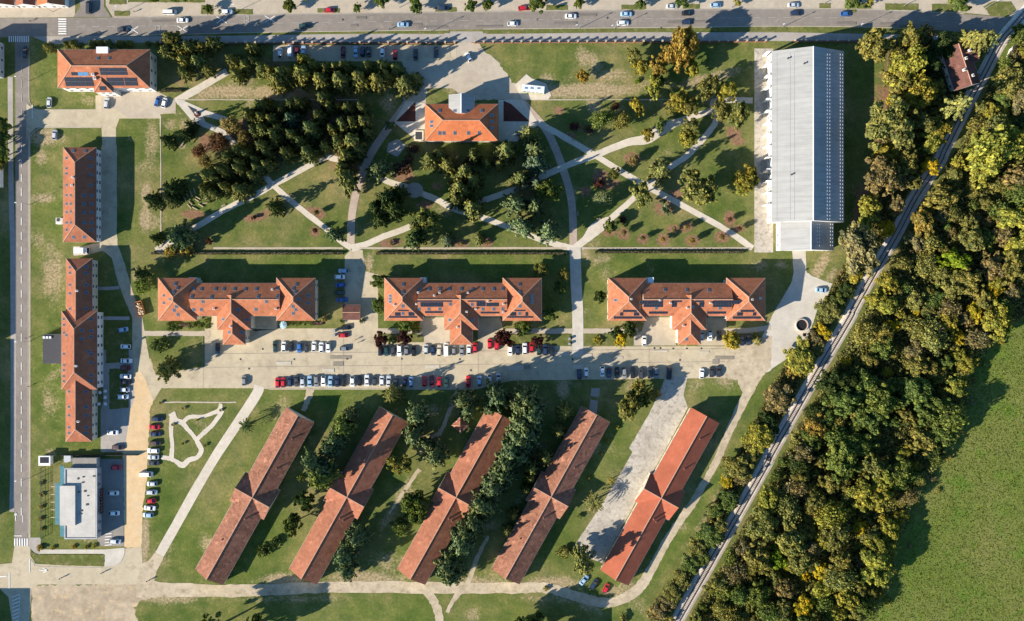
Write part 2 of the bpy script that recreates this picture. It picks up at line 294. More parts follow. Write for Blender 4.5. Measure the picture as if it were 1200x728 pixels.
for nm, bl in (('dry', DRY), ('soil', SOIL), ('lush', LUSH)):
    at = gm.attributes.new(nm, 'FLOAT', 'POINT'); at.data.foreach_set('value', blobs(bl).ravel().astype(np.float32))
tag(link('ground', gm), 'mown green lawn with dry and bare patches around the buildings', kind='structure')

SHEETS = []; ZC = [0.008]
def gz(px, py):
    x, y = P(px, py); z = 0.0
    for poly, zz, bb in SHEETS:
        if zz > z and bb[0] <= x <= bb[1] and bb[2] <= y <= bb[3] and inside(np.array([x]), np.array([y]), poly)[0]: z = zz
    return z
def reg(poly, z):
    xs = [p[0] for p in poly]; ys = [p[1] for p in poly]; SHEETS.append((poly, z, (min(xs), max(xs), min(ys), max(ys))))
def sheet(name, pts, mat, label, jit=0.0, z=None, parent=None, hit=True):
    if z is None: ZC[0] += 0.0012; z = ZC[0]
    if jit:
        q = []; n = len(pts)
        for i in range(n):
            a = np.array(pts[i], float); b = np.array(pts[(i+1)%n], float); k = max(1, int(np.hypot(*(b-a))/3.0))
            for j in range(k): q.append(tuple(a+(b-a)*j/k+rng.normal(0, jit, 2)))
        pts = q
    w = [P(*p) for p in pts]; tris = tessellate_polygon([[Vector((a, b, 0)) for a, b in w]])
    fs = []
    for t in tris:
        (x0,y0),(x1,y1),(x2,y2) = w[t[0]], w[t[1]], w[t[2]]
        fs.append(tuple(t) if (x1-x0)*(y2-y0)-(x2-x0)*(y1-y0) > 0 else (t[0], t[2], t[1]))
    o = link(name, mesh(name, [(a, b, z) for a, b in w], fs, M[mat]), parent)
    if hit: reg(w, z)
    if not parent: tag(o, label, kind='structure')
    return o
def strip_pts(pts, width, jit=0, n=6):
    c = [np.array(p) for p in smooth_line(pts, n)]; l, r = [], []
    ws = width if isinstance(width, (list, tuple)) else None
    for i, p in enumerate(c):
        d = c[min(i+1, len(c)-1)]-c[max(i-1, 0)]; d = d/np.hypot(*d); nrm = np.array((-d[1], d[0]))
        w = (np.interp(i/(len(c)-1)*(len(ws)-1), range(len(ws)), ws) if ws else width)/2
        l.append(tuple(p+nrm*(w+rng.normal(0, jit) if jit else w))); r.append(tuple(p-nrm*(w+rng.normal(0, jit) if jit else w)))
    return l + r[::-1]
def strip(name, pts, width, mat, label, jit=0, z=None, n=6):
    if z is None: ZC[0] += 0.0012; z = ZC[0]
    q = strip_pts(pts, width, jit, n); h = len(q)//2; w = [P(*p) for p in q]
    fs = []
    for i in range(h-1):
        f = (i, i+1, 2*h-2-i, 2*h-1-i); (x0,y0),(x1,y1),(x2,y2) = w[f[0]], w[f[1]], w[f[2]]
        fs.append(f if (x1-x0)*(y2-y0)-(x2-x0)*(y1-y0) > 0 else f[::-1])
    o = link(name, mesh(name, [(a, b, z) for a, b in w], fs, M[mat])); reg(w, z)
    return tag(o, label, kind='structure')
def kerb(pts, label, w=0.28, h=0.12, mat='kerb', name='kerb', n=6, z0=-0.05):
    c = [Vector((*P(*p), 0)) for p in smooth_line(pts, n)]; mb = MB()
    for a, b in zip(c[:-1], c[1:]):
        d = (b-a).normalized(); nr = Vector((-d.y, d.x, 0))*w/2; e = d*0.01
        vs = [a-nr-e, b-nr+e, b+nr+e, a+nr-e]; mb.add([(v.x,v.y,z0) for v in vs]+[(v.x,v.y,h) for v in vs], [(4,5,6,7),(0,1,5,4),(1,2,6,5),(2,3,7,6),(3,0,4,7)])
    o = mb.build(name, M[mat])
    return tag(o, label, kind='structure')

# large areas first (lowest), then yards, streets, paths, markings
MEADOW = [(1215,368),(1190,378),(1170,395),(1145,420),(1135,440),(1130,480),(1122,510),(1095,545),(1075,575),(1062,600),(1050,640),(1040,690),(1005,740),(1215,740)]
sheet('meadow', MEADOW + [], 'meadow', 'rough green meadow beyond the wood', 1.5)
RAIL = [(1225,-12),(1190,28),(1172,50),(1154,84),(1136,117),(1107,175),(1100,190),(1072,232),(1050,274),(1025,317),(1000,362),(995,373),(962,429),(932,481),(902,534),(897,545),(850,628),(800,716),(785,742)]
FOREST = [(1215,30),(1196,45),(1183,62),(1165,92),(1146,126),(1118,182),(1083,240),(1060,282),(1036,324),(1006,374),(972,436),(943,488),(912,542),(860,636),(808,724),(800,742),(1000,742),(1040,690),(1050,640),(1062,600),(1075,575),(1095,545),(1122,510),(1130,480),(1135,440),(1145,420),(1170,395),(1190,378),(1215,368)]
sheet('forest_floor', FOREST, 'litter', 'brown leaf litter under the wood beside the railway', 1.0)
WSTRIP = [(1042,44),(1150,50),(1120,140),(1098,175),(1065,225),(1040,275),(1015,317),(985,360),(955,420),(922,480),(890,534),(840,625),(790,712),(770,735),(760,728),(810,650),(850,560),(880,500),(920,425),(950,395),(975,335),(985,318),(1000,288),(1012,240),(1032,190),(1042,110)]
sheet('forest_floor', WSTRIP, 'litter', 'leaf litter strip between the campus and the railway', 1.0)
sheet('dirt_lot', [(37,686),(165,684),(190,684),(190,700),(165,703),(158,712),(163,735),(37,735)], 'dirtlot', 'bare beige earth lot beside the road junction', 0.9)
sheet('dirt_yard', [(470,72),(535,52),(545,48),(562,52),(568,60),(583,72),(597,92),(600,98),(618,98),(621,117),(545,117),(530,103),(501,103),(500,121),(476,120),(470,112),(485,97)], 'pavement', 'sandy yard in front of the house with the metal porch', 0.6)
sheet('sand_lot', [(155,420),(176,420),(186,447),(180,468),(176,480),(174,520),(172,560),(167,600),(166,642),(146,642),(145,600),(144,530),(147,500),(152,480),(147,470),(152,445)], 'sand', 'orange sand parking lane between two car rows', 0.5)
sheet('car_park', [(120,410),(157,410),(157,470),(152,482),(150,500),(146,530),(118,530),(118,480),(121,470)], 'walk', 'paved strip behind the long house with parked cars', 0)
sheet('lawn_bed', [(124,374),(150,374),(151,383),(151,424),(124,426)], 'verge', 'shaded grass plot along the long house', 0.2)
sheet('lawn_bed', [(128,432),(150,432),(151,478),(128,480)], 'verge', 'shaded grass plot behind the parked cars', 0.2)
sheet('car_park', [(114,538),(145,538),(145,640),(118,640),(114,632)], 'asphalt_dark', 'asphalt apron beside the flat roofed building', 0)
sheet('court', [(240,385),(404,385),(404,300),(411,293),(425,293),(428,318),(443,322),(443,392),(443,400),(672,406),(850,406),(853,396),(866,400),(868,420),(862,432),(850,443),(770,444),(600,446),(560,456),(314,456),(300,455),(186,455),(182,442),(190,432),(240,430)], 'street', 'long concrete campus street with parking bays', 0.1)
sheet('forecourt', [(494,372),(527,372),(527,402),(497,402),(487,396)], 'pavement', 'beige forecourt of the middle three winged block', 0)
sheet('forecourt', [(560,372),(586,372),(594,404),(560,404)], 'street', 'shaded forecourt behind the parked red cars', 0)
sheet('forecourt', [(757,372),(792,372),(792,405),(742,405),(735,400),(752,388)], 'pavement', 'beige forecourt with one parked white car', 0)
sheet('forecourt', [(818,372),(851,372),(853,405),(818,405)], 'street', 'shaded parking forecourt of the block by the yard', 0)
sheet('forecourt', [(248,370),(257,370),(260,386),(325,386),(325,370),(297,372),(297,388),(247,388)], 'street', 'narrow entrance paving before the block with box shrubs', 0)
sheet('hall_apron', [(884,57),(906,57),(906,296),(884,296)], 'slab', 'pale concrete apron along the metal hall', 0)
sheet('concrete_yard', [(928,292),(944,292),(945,319),(953,324),(975,333),(970,346),(958,362),(955,372),(951,384),(946,397),(934,405),(922,420),(900,436),(868,440),(866,420),(867,402),(893,396),(906,368),(927,332),(930,320)], 'concrete', 'pale concrete yard below the metal hall', 0.2)
sheet('dirt_yard', [(850,406),(866,400),(905,394),(903,432),(884,445),(869,460),(864,446),(850,443)], 'dirt', 'bare earth turning area at the street end', 0.6)
sheet('barrack_apron', [(780,441),(806,441),(801,463),(806,478),(776,534),(752,575),(706,660),(687,653),(672,641),(705,592),(732,546),(741,530),(737,525),(760,486),(772,462)], 'slab', 'mottled concrete apron beside the bright red barrack', 0.15)
sheet('slab', [(693,455),(703,455),(702,466),(692,464)], 'walk', 'grey slab in the shaded grass')
sheet('slab', [(692,468),(701,470),(699,486),(690,484)], 'walk', 'long grey slab in the shaded grass')
# roads
strip('main_road', [(-30,33),(60,32),(150,31),(300,27.5),(450,25.5),(600,23.5),(750,22),(900,20.5),(1000,21),(1080,24),(1150,29),(1230,36)], [23,22,21.5,21,21,21,21,21,20.5,20,22,24], 'asphalt', 'two lane asphalt main road')
sheet('pavement', [(-20,-20),(80,-20),(88,0),(88,20),(60,20.5),(-20,21)], 'pavement', 'sandy pavement before the row of small houses', 0)
sheet('pavement', [(124,-20),(1010,-20),(1010,10),(900,9.5),(750,11),(600,12.5),(450,14.5),(300,16.5),(150,19.5),(132,20),(124,6)], 'pavement', 'sandy pavement along the main road with car bays', 0)
sheet('pavement', [(1010,-20),(1215,-20),(1215,22),(1160,18),(1130,15),(1075,13),(1010,10.5)], 'pavement', 'light pavement by the level crossing', 0)
sheet('side_street', [(92,-20),(122,-20),(122,8),(130,20),(86,20),(94,8)], 'asphalt', 'side street opening onto the main road', 0)
sheet('pavement', [(40,44),(120,43),(280,42),(420,39.5),(520,40),(526,37),(565,37),(570,40),(740,38),(920,38),(1075,41),(1140,44),(1120,50),(1000,49),(900,48),(740,48),(560,49.5),(400,49.5),(300,50),(180,50),(60,52)], 'walk', 'grey footway along the campus fence', 0)
sheet('car_park', [(320,53),(535,53),(535,72),(320,72)], 'street', 'shaded parking strip behind the brick fence', 0)
strip('side_road', [(26,30),(26,120),(25.5,300),(25.5,500),(25,640),(25,740)], [17,16,15,15,16,17], 'asphalt', 'narrow asphalt road along the campus edge')
strip('pavement', [(12,90),(13,220),(15,300),(15.5,500),(14,600)], 6, 'walk', 'shaded footway beside the narrow road')
strip('pavement', [(34.5,150),(34.5,300),(34.5,500),(34.5,655)], 2.4, 'pavement', 'thin light kerbside footway beside the lawn')
sheet('side_street', [(31,122),(38,126),(46,129),(112,129),(112,112),(136,110),(150,114),(205,117),(206,133),(188,134),(188,139),(140,139),(136,150),(136,172),(120,172),(119,150),(52,149),(42,150),(36,156),(31,166)], 'street', 'short street and yard below the solar roofed house', 0)
sheet('court', [(112,108),(186,108),(206,118),(206,130),(188,133),(188,138),(150,138),(136,128),(119,128),(118,114)], 'pavement', 'beige yard under the solar roofed house', 0)
sheet('service_road', [(119,170),(137,170),(137,274),(138,287),(146,308),(152,330),(160,356),(167,372),(170,392),(175,420),(183,440),(196,444),(180,470),(168,440),(155,425),(155,372),(147,354),(138,330),(131,302),(121,294),(105,298),(87,300),(87,291),(119,284)], 'street', 'pale service road between the long houses and the park', 0.15)
sheet('side_street', [(-20,663),(14,660),(17,640),(34,640),(36,652),(42,661),(120,663),(122,645),(145,643),(166,641),(167,660),(188,652),(186,660),(176,680),(164,685),(45,685),(37,690),(34,740),(16,740),(10,700),(0,690),(-20,687)], 'street', 'light road junction at the campus corner', 0)
sheet('pavement', [(46,644),(122,644),(146,642),(146,652),(141,660),(133,663),(122,664),(122,649),(46,649)], 'concrete', 'light footway round the flat roofed building', 0)
sheet('pavement', [(34,630),(48,630),(47,650),(41,648),(34,641)], 'walk', 'grey footway at the zebra crossing', 0)
strip('dirt_track', [(160,690),(230,692),(300,692),(400,688),(500,689),(600,689),(640,689),(680,700),(705,706),(725,704),(748,690),(765,664),(785,628),(810,592),(826,565),(840,540),(855,505),(875,462),(892,428)], [20,15,14,13,14,13,12,12,12,11,12,12,10,9,9,8,9,9,12,16], 'dirt', 'pale dirt track winding round the barracks', 0.45, n=10)
strip('dirt_track', [(497,690),(508,704),(514,720),(516,742)], [9,10,10,10], 'dirt', 'dirt track branching off below the barracks', 0.4)
strip('dirt_track', [(540,692),(531,704),(524,718)], [7,5,4], 'dirt', 'thin dirt shortcut joining the branch track', 0.4)
strip('concrete_path', [(304,452),(297,468),(246,546),(187,650)], [12,12,11,11], 'path', 'straight concrete lane across the lawn', 0.1)
strip('dirt_path', [(187,650),(176,668),(170,682)], [12,16,22], 'dirt', 'worn earth mouth of the concrete lane', 0.4)
strip('dirt_path', [(537,458),(528,478),(518,502),(506,517)], [6,5,4,8], 'dirt', 'worn footpath towards the small pyramid kiosk', 0.6)
strip('dirt_path', [(572,628),(560,652),(548,684)], [3,5,7], 'dirt', 'worn footpath under the big conifers', 0.5)
strip('dirt_path', [(492,550),(472,578),(456,602)], [4,4,3], 'dirt', 'faint worn path between two barracks', 0.6)
strip('dirt_path', [(364,455),(360,470),(356,482)], [10,7,5], 'dirt', 'worn patch at the weathered barrack end', 0.7)
# park paths
PATHS = [([(478,119),(466,136),(448,160),(435,180),(423,208),(416,232),(412,257),(411,290)], 9, 'brickwalk', 'curved brick promenade past the conifer grove'),
 ([(612,120),(626,136),(640,152),(650,172),(658,193),(667,222),(671,250),(672,292)], 9, 'brickwalk', 'curved brick promenade past the tall spruces'),
 ([(630,143),(665,163),(697,182),(750,214),(800,241),(850,269),(882,291)], 7, 'path', 'long straight gravel path towards the hall apron'),
 ([(637,206),(667,193),(697,182),(722,172),(740,166),(758,163),(775,152),(797,142),(830,131),(836,126),(836,120),(850,117),(882,118)], [8,7,8,8,9,12,13,8,7,7,7,7,7], 'path', 'gravel path with a wide bay under the trees'),
 ([(836,126),(839,140),(832,153),(806,182),(788,194),(764,213),(742,233),(715,257)], 7, 'path', 'winding gravel path between broadleaf trees'),
 ([(715,257),(706,263),(696,270),(686,281),(673,291)], [7,14,15,9,8], 'path', 'gravel path widening into a small round bay'),
 ([(440,205),(455,213),(475,219),(486,224),(512,234),(530,244),(562,254),(600,268),(628,279),(650,286),(672,292)], [7,7,7,7,7,7,7,6.5,6.5,7,8], 'path', 'gravel path crossing under the spruces'),
 ([(545,245),(567,235),(600,223),(637,206)], 7, 'path', 'shaded gravel path linking two promenades'),
 ([(412,291),(430,286),(450,277),(475,268),(500,255)], [9,7,7,7,7], 'path', 'short gravel path from the crossing to the pale pine'),
 ([(186,292),(200,284),(222,271),(262,247),(300,228),(325,214),(355,198),(384,182)], 7, 'path', 'straight gravel path passing the log benches'),
 ([(378,182),(400,189),(424,200)], 7, 'path', 'short gravel link to the brick promenade'),
 ([(260,154),(290,184),(319,216),(350,243),(382,268),(400,283),(412,291)], 6.5, 'path', 'diagonal gravel path through the conifer grove'),
 ([(206,119),(236,102),(266,84)], 8.5, 'path', 'light path climbing towards the dark conifers'),
 ([(200,284),(190,290),(183,294)], 8, 'path', 'short wide slab at the path end'),
 ([(250,291),(330,291),(402,291)], 2.2, 'pavement', 'thin light footway above the clipped hedge'),
 ([(422,291),(540,291),(664,291)], 2.2, 'pavement', 'thin light footway above the long middle hedge'),
 ([(682,291),(780,291),(880,291)], 2.2, 'pavement', 'thin light footway below the ringed young trees'),
 ([(674,290),(675,330),(677,370),(677,415)], 13, 'concrete', 'wide concrete walk between two blocks'),
 ([(168,391),(205,391),(246,391)], 6, 'pavement', 'beige footway below the box shrubs'),
 ([(443,388),(470,388),(494,388)], 6, 'pavement', 'beige footway beside the purple trees'),
 ([(592,388),(630,388),(671,388)], 6, 'pavement', 'beige footway between lawn strips and block'),
 ([(683,388),(715,388),(748,388)], 6, 'pavement', 'beige footway behind the yellow shrub'),
 ([(850,388),(880,387),(903,384)], 6, 'pavement', 'beige footway leading to the concrete yard'),
 ([(114,338),(128,338),(140,337)], 4, 'walk', 'narrow paved link to the long house door'),
 ([(118,373),(135,373),(152,373)], 4, 'walk', 'second narrow paved link to the long house'),
 ([(202,486),(200.5,505),(202,522),(201,537)], [6,5,4.5,6], 'path', 'straight light path in the small garden'),
 ([(201,484),(206,492),(214,496),(220,503),(227,511),(232,519),(236,528),(231,536),(222,539),(214,545),(205,540),(197,537),(189,536)], [9,6,6,5,4.5,5.5,6,5,6,7,5,5,5], 'path', 'looping light path in the small garden'),
 ([(214,496),(222,489),(238,488),(250,484),(257,481),(259,473)], [5,5,4,4.5,6,4], 'path', 'light garden path to the small gate'),
 ([(261,481),(250,497),(236,510),(231,515)], 5, 'path', 'curved light garden path beside the lane'),
 ([(189,471.5),(230,471.5),(277,471.5)], 1.6, 'pavement', 'thin light edging across the garden top'),
 ([(188,136),(188.5,200),(188.5,272)], 1.3, 'pavement', 'thin light edging along the park border'),
 ([(208,117),(260,117),(312,117),(420,117)], 1.2, 'pavement', 'thin light edging above the conifer grove'),
 ([(622,117),(740,117),(800,117)], 1.2, 'pavement', 'thin light edging across the park lawn')]
for pts, w, mt, lb in PATHS: strip('footpath', pts, w, mt, lb, .16 if mt in ('path', 'pavement') else .05)
sheet('plaza', [(205,118),(213,117),(240,129),(268,138),(265,143),(246,138),(238,136),(241,143),(262,152),(259,157),(238,149),(226,143)], 'concrete', 'small light plaza around the memorial')
sheet('plaza', [(476+10*math.cos(t)+10, 223+9*math.sin(t)) for t in np.linspace(0, 2*math.pi, 24)[:-1]], 'walk', 'round grey plaza on the gravel path')
sheet('forecourt', [(476,118),(498,121),(498,166),(490,166),(466,147),(462,143)], 'path', 'light paving beside the red bed of the house')
sheet('forecourt', [(584,117),(613,117),(632,146),(610,160),(608,166),(584,166)], 'path', 'light paving between the house and the promenade')
sheet('red_bed', [(487,119),(487,142.5),(464,142.5)], 'redpaving', 'dark red triangular bed beside the brick promenade')
sheet('red_bed', [(590,118),(599,122),(621,142.5),(590,142.5)], 'redpaving', 'dark red triangular bed in the house shade')
sheet('slab', [(455,168),(466,163),(476,171),(466,184),(453,178)], 'walk', 'grey paved square under the pines')
sheet('gravel_pad', [(603,100),(617,87),(623,92),(640,98),(646,112),(642,117),(612,117)], 'path', 'light gravel pad under the white trailer')
sheet('slab', [(86,289),(105,289),(105,299),(86,299)], 'concrete', 'pale slab under the white truck')
# verges and grass islands
strip('verge', [(320,39),(430,38.3),(527,37.5)], 3.2, 'verge', 'narrow grass verge above the parking strip')
strip('verge', [(566,37.3),(680,36),(800,34.5),(905,33.5)], [4,5,5,5], 'verge', 'grass verge along the main road in the sun')
strip('verge', [(905,33.7),(922,33.5)], 4, 'verge', 'short grass verge by the lamp post')
strip('verge', [(951,33),(1040,34),(1090,36)], 4.5, 'verge', 'grass verge running into the tree shade')
for px0, px1, y0, y1 in [(134,152,13,19),(128,148,-6,5),(150,240,-8,3),(236,250,6,16.5),(256,296,11,17),(372,398,10,15),(510,535,9,14),(640,665,6,12),(728,757,6,11.5),(800,820,5,10.5),(960,973,4,10),(990,1021,4,10.3),(1037,1076,4.5,12),(1092,1122,5,14)]:
    sheet('verge', [(px0,y0),(px1,y0),(px1,y1),(px0,y1)], 'verge', 'small grass island in the sandy pavement along the main road', 0.25)['group'] = 'grass islands of the far pavement'
sheet('verge', [(1152,8),(1162,2),(1185,2),(1190,12),(1180,20),(1160,18)], 'verge', 'rounded grass island by the level crossing', 0.3)
sheet('verge', [(36,646),(44,650),(122,650),(122,664),(60,662),(44,658),(37,652)], 'verge', 'grass island between footway and junction', 0.2)
sheet('verge', [(170,394),(238,394),(238,430),(196,437),(186,438),(180,425)], 'lawn', 'lawn plot with the dark round shrubs', 0.1)
for i, (x0, x1, y0, y1) in enumerate([(443,496,392,401),(594,668,392,405),(686,742,391,405)]):
    sheet('verge', [(x0,y0),(x1,y0),(x1,y1),(x0,y1)], 'verge', ['lawn strip with purple trees', 'lawn strip behind the row with red cars', 'lawn strip with the round yellow shrub'][i], 0.15)
# kerbs
kerb([(132,21),(150,20.2),(300,17),(450,15),(600,13),(750,11.5),(900,10),(1000,10.6),(1075,13.5),(1130,16)], 'stone kerb along the far side of the main road')
kerb([(40,43.5),(150,42),(300,38.2),(450,36.2),(526,35.3)], 'stone kerb along the shaded side of the main road')
kerb([(566,34.3),(680,33.2),(800,32.2),(900,31),(1000,31.5),(1080,34.2)], 'stone kerb beside the sunny grass verge')
kerb([(33.6,160),(33.4,300),(33.2,500),(33.4,625)], 'light kerb between narrow road and lawn')
kerb([(112,128.7),(60,128.7),(46,128.5),(40,127),(36,122),(34.2,112),(34.2,60)], 'curved kerb below the lawn of the solar roofed house')
kerb([(119,149.6),(60,149.6),(48,150),(40,154),(36,160)], 'curved kerb above the parked silver car')
kerb([(146,642.5),(145.5,650),(141,659),(133,664)], 'curved kerb at the sand lot mouth')
kerb([(315,456.3),(400,456.3),(560,456.3)], 'low kerb between car row and barrack lawn')
kerb([(35.5,655),(40,660),(48,664),(120,665.5)], 'kerb round the junction grass island')
# markings
def paint(name, rects, label, mat='paint', z=None):
    ZC[0] += 0.0012; z = ZC[0]; mb = MB()
    for (x0, y0, x1, y1, w) in rects:
        a = Vector((*P(x0, y0), z)); b = Vector((*P(x1, y1), z)); d = (b-a).normalized(); n = Vector((-d.y, d.x, 0))*w/6
        mb.add([a-n, b-n, b+n, a+n], [(0,1,2,3)])
    return tag(mb.build(name, M[mat]), label, kind='structure')
def zebra(rects, label):
    root = empty('zebra_crossing', (0,0,0), label=label, kind='structure'); ZC[0] += 0.0012
    for (x0, y0, x1, y1, w) in rects:
        a = Vector((*P(x0, y0), ZC[0])); b = Vector((*P(x1, y1), ZC[0])); d = (b-a).normalized(); n = Vector((-d.y, d.x, 0))*w/6
        link('bar', mesh('bar', [a-n, b-n, b+n, a+n], [(0,1,2,3)], M['paint']), root)
zebra([(68.5, 22.6+i*2.85, 78, 22.6+i*2.85, 1.5) for i in range(7)], 'white zebra bars across the main road')
zebra([(11+i*2.5, 42.5, 11+i*2.5, 49.5, 1.2) for i in range(10)], 'white zebra bars in the shaded road mouth')
zebra([(17.5+i*2.9, 631, 17.5+i*2.9, 640, 1.5) for i in range(6)], 'white zebra bars across the narrow road')
cyl = lambda x: np.interp(x, [0,60,150,300,450,600,750,900,1000,1080,1150], [33,32,31,27.5,25.5,23.5,22,20.5,21,24,29])
paint('centre_line', [(x, cyl(x), x+9, cyl(x+9), 0.45) for x in range(90, 1140, 18)], 'faint dashed centre line of the main road', 'paint_old')
paint('edge_line', [(x, cyl(x)-9.2, x+30, cyl(x+30)-9.2, 0.35) for x in range(140, 1060, 30)], 'thin worn edge line of the main road', 'paint_old')
paint('centre_line', [(25.2, y, 25.2, y+9, 0.8) for y in range(170, 600, 17)], 'dashed white centre line of the narrow road')
paint('centre_line', [(25.5, y, 25.5, y+9, 0.6) for y in range(60, 165, 17)], 'faint dashed line of the shaded narrow road', 'paint_old')
for x, y, l in [(156,35,'first'),(214,34,'second'),(260,23.3,'third'),(316.5,22.3,'fourth')]:
    paint('road_cross', [(x-6,y-3.6,x+6,y+4,0.9),(x-6,y+4,x+6,y-3.6,0.9)], f'{l} white painted cross on the main road, counted from the zebra')
for x, y, l in [(185,34.5,'near the shaded fence'),(289,23,'on the sunny lane')]:
    paint('road_symbol', [(x-2.4,y-4,x-2.4,y+4,.6),(x+2.4,y-4,x+2.4,y+4,.6),(x-2.4,y-4,x+2.4,y-4,.6),(x-2.4,y+1,x+2.4,y+1,.6)], f'worn white box symbol {l}', 'paint_old')
paint('hatching', [(14+0.2*i, 700+i*4.2, 23, 696.5+i*4.2, 1.1) for i in range(9)]+[(23.6,696,22,735,.6)], 'white diagonal hatching beside the junction')
paint('stop_line', [(35,655,35,671,.8),(16.5,628,26,628,.9),(0,676,8,675,1.2),(11,671,11,690,.9),(38,123,38,139,.8)], 'white stop lines at the junctions')
paint('turn_arrow', [(18.6,610,18.6,601,.8),(17,604,18.6,600.5,.8),(20.2,604,18.6,600.5,.8),(27,612,27,604,.7)], 'white arrow painted on the narrow road')
paint('turn_arrow', [(46,668,56,668.5,.9),(56,668.5,51,666,.9),(56,668.5,51,671,.9)], 'white arrow painted before the junction')
paint('bay_line', [(x, 55, x, 68, 0.35) for x in np.arange(322, 532, 8.2)], 'faint bay lines in the shaded parking strip', 'paint_old')
paint('bay_line', [(123+1.6*i-1.6*i, 626+i*3.3, 131, 625+i*3.3, 0.9) for i in range(5)], 'white bay bars beside the flat roofed building')
paint('joint_line', [(240,415,850,409,0.3),(240,431,850,424,0.25),(402,385,402,440,.3),(238,394,238,455,.3),(470,416,470,440,.25),(560,414,560,445,.25),(640,410,640,442,.25),(760,408,760,440,.25)], 'faint expansion joints of the campus street', 'sleeper')

M['patch_dark'] = pmat('tar_patch', (0.25,0.215,0.165), (0.21,0.18,0.14), 0.2, 2); M['patch_light'] = pmat('new_concrete_patch', (0.47,0.42,0.33), (0.42,0.37,0.29), 0.2, 2); M['tar'] = pmat('road_tar_patch', (0.15,0.132,0.118), (0.17,0.15,0.13), 0.2, 2)
prn = random.Random(3)
for i in range(16):
    x = prn.uniform(250, 840); y = prn.uniform(416, 434)-(x-250)*.012; w_, h_ = prn.uniform(4, 26), prn.uniform(2, 6)
    tag(sheet('street_patch', [(x,y),(x+w_,y-.2),(x+w_,y+h_),(x,y+h_)], prn.choice(['patch_dark', 'patch_light']), 'repaired rectangular patch in the campus street', .08), group='street patches')
for i in range(14):
    x = prn.uniform(120, 1080); y = float(np.interp(x, [0,300,600,900,1080], [33,27.5,23.5,20.5,24]))+prn.choice([-6,-5,3,4,6]); w_ = prn.uniform(8, 46)
    tag(sheet('street_patch', [(x,y),(x+w_,y-.3),(x+w_,y+prn.uniform(1.2,3.4)),(x,y+2.4)], 'tar', 'dark tar repair strip in the main road', .06), group='road repairs')
for x, y in [(345,421),(407,420.5),(471,420.5),(539,421),(552,434),(671,421),(767,408),(774,408),(789,408.5),(805,408.5),(822,408.5),(797,422),(282,421),(292,432),(308,409),(402,23),(630,23),(712,21),(775,33),(880,75)]:
    o = MB(); o.frus(0,0,0,.012,.42,.42,14); tag(o.build('drain_cover', M['dark'], None, (*P(x, y), gz(x, y)+.002)), 'round dark drain cover set in the paving', 'drain cover', 'drain covers in the streets')
# ------------------------------------------------------------------ railway
def railway():
    root = empty('railway', (0,0,0), label='single track railway line on pale ballast beside the wood', kind='structure')
    c = [Vector((*P(*p), 0)) for p in smooth_line(RAIL, 10)]
    off = lambda k: [p+Vector((-(c[min(i+1,len(c)-1)]-c[max(i-1,0)]).normalized().y, (c[min(i+1,len(c)-1)]-c[max(i-1,0)]).normalized().x, 0))*k for i, p in enumerate(c)]
    prof = [(-2.6,0.02),(-1.7,0.35),(1.7,0.35),(2.6,0.02)]
    L_ = [off(k) for k, _ in prof]; mb = MB(); n = len(c)
    vs = [(p.x, p.y, z+(rng.normal(0,0.02) if abs(k)<3 else 0)) for (k, z), ln in zip(prof, L_) for p in ln]
    mb.add(vs, [(j*n+i, (j+1)*n+i, (j+1)*n+i+1, j*n+i+1)[::-1] for j in range(3) for i in range(n-1)]); mb.build('ballast_bed', M['ballast'], root)
    for s in (-0.76, 0.76):
        ln = off(s); r = MB()
        for a, b in zip(ln[:-1], ln[1:]):
            d = (b-a).normalized(); q = Vector((-d.y, d.x, 0))*0.13; r.add([(v.x,v.y,z) for z in (0.40,0.62) for v in (a-q,b-q,b+q,a+q)], [(4,5,6,7),(0,1,5,4),(2,3,7,6)])  # rail built extra wide, so the dark line takes in its shadow too
        r.build('rail', M['rail'], root)
    sl = MB(); acc = 0
    for a, b in zip(c[:-1], c[1:]):
        d = (b-a); ln = d.length; d.normalize(); t = acc
        while t < ln:
            p = a+d*t; sl.obox(Matrix.Translation((p.x, p.y, 0.37)) @ Matrix.Rotation(math.atan2(d.y, d.x), 4, 'Z'), 0.12, 1.25, 0.06); t += 0.65
        acc = t-ln
    tag(sl.build('sleepers', M['sleeper'], root), kind='stuff')
    strip('service_path', [(1102,198),(1076,240),(1030,318),(1002,366),(968,428),(938,480),(905,536),(856,628),(812,704)], [1,2.5,3,2,3,2.5,3,2,2], 'ballast', 'narrow cinder path beside the railway', 0.5)
railway()

# ------------------------------------------------------------------ buildings
WIN = MB(); WIN.box(-0.62,0.62,-0.05,0.05,-0.78,0.78,0); WIN.box(-0.5,-0.04,-0.075,0.02,-0.66,0.66,1); WIN.box(0.04,0.5,-0.075,0.02,-0.66,0.66,1)
WIN_ME = WIN.me('window', [M['frame'], M['glass']])
SKY_ = MB(); SKY_.box(-0.55,0.55,-0.75,0.75,-0.1,0.10,0); SKY_.box(-0.42,0.42,-0.62,0.62,0.0,0.13,1)
SKY_ME = SKY_.me('skylight', [M['frame_grey'], M['skyglass']])
CH = MB(); CH.box(-0.45,0.45,-0.35,0.35,-1.2,1.1,0); CH.box(-0.55,0.55,-0.45,0.45,1.1,1.25,0); CH.box(-0.25,0.25,-0.18,0.18,1.25,1.4,1)
CH_ME = CH.me('chimney', [M['chimney'], M['dark']])
BCH = MB(); BCH.box(-0.35,0.35,-0.3,0.3,-1.0,0.8,0); BCH.box(-0.2,0.2,-0.16,0.16,0.8,0.9,1); BCH_ME = BCH.me('chimney', [M['wall_brick'], M['dark']])
VENT = MB(); VENT.frus(0,0,-0.4,0.6,0.12,0.12,8,0); VENT.frus(0,0,0.6,0.72,0.2,0.16,8,0)
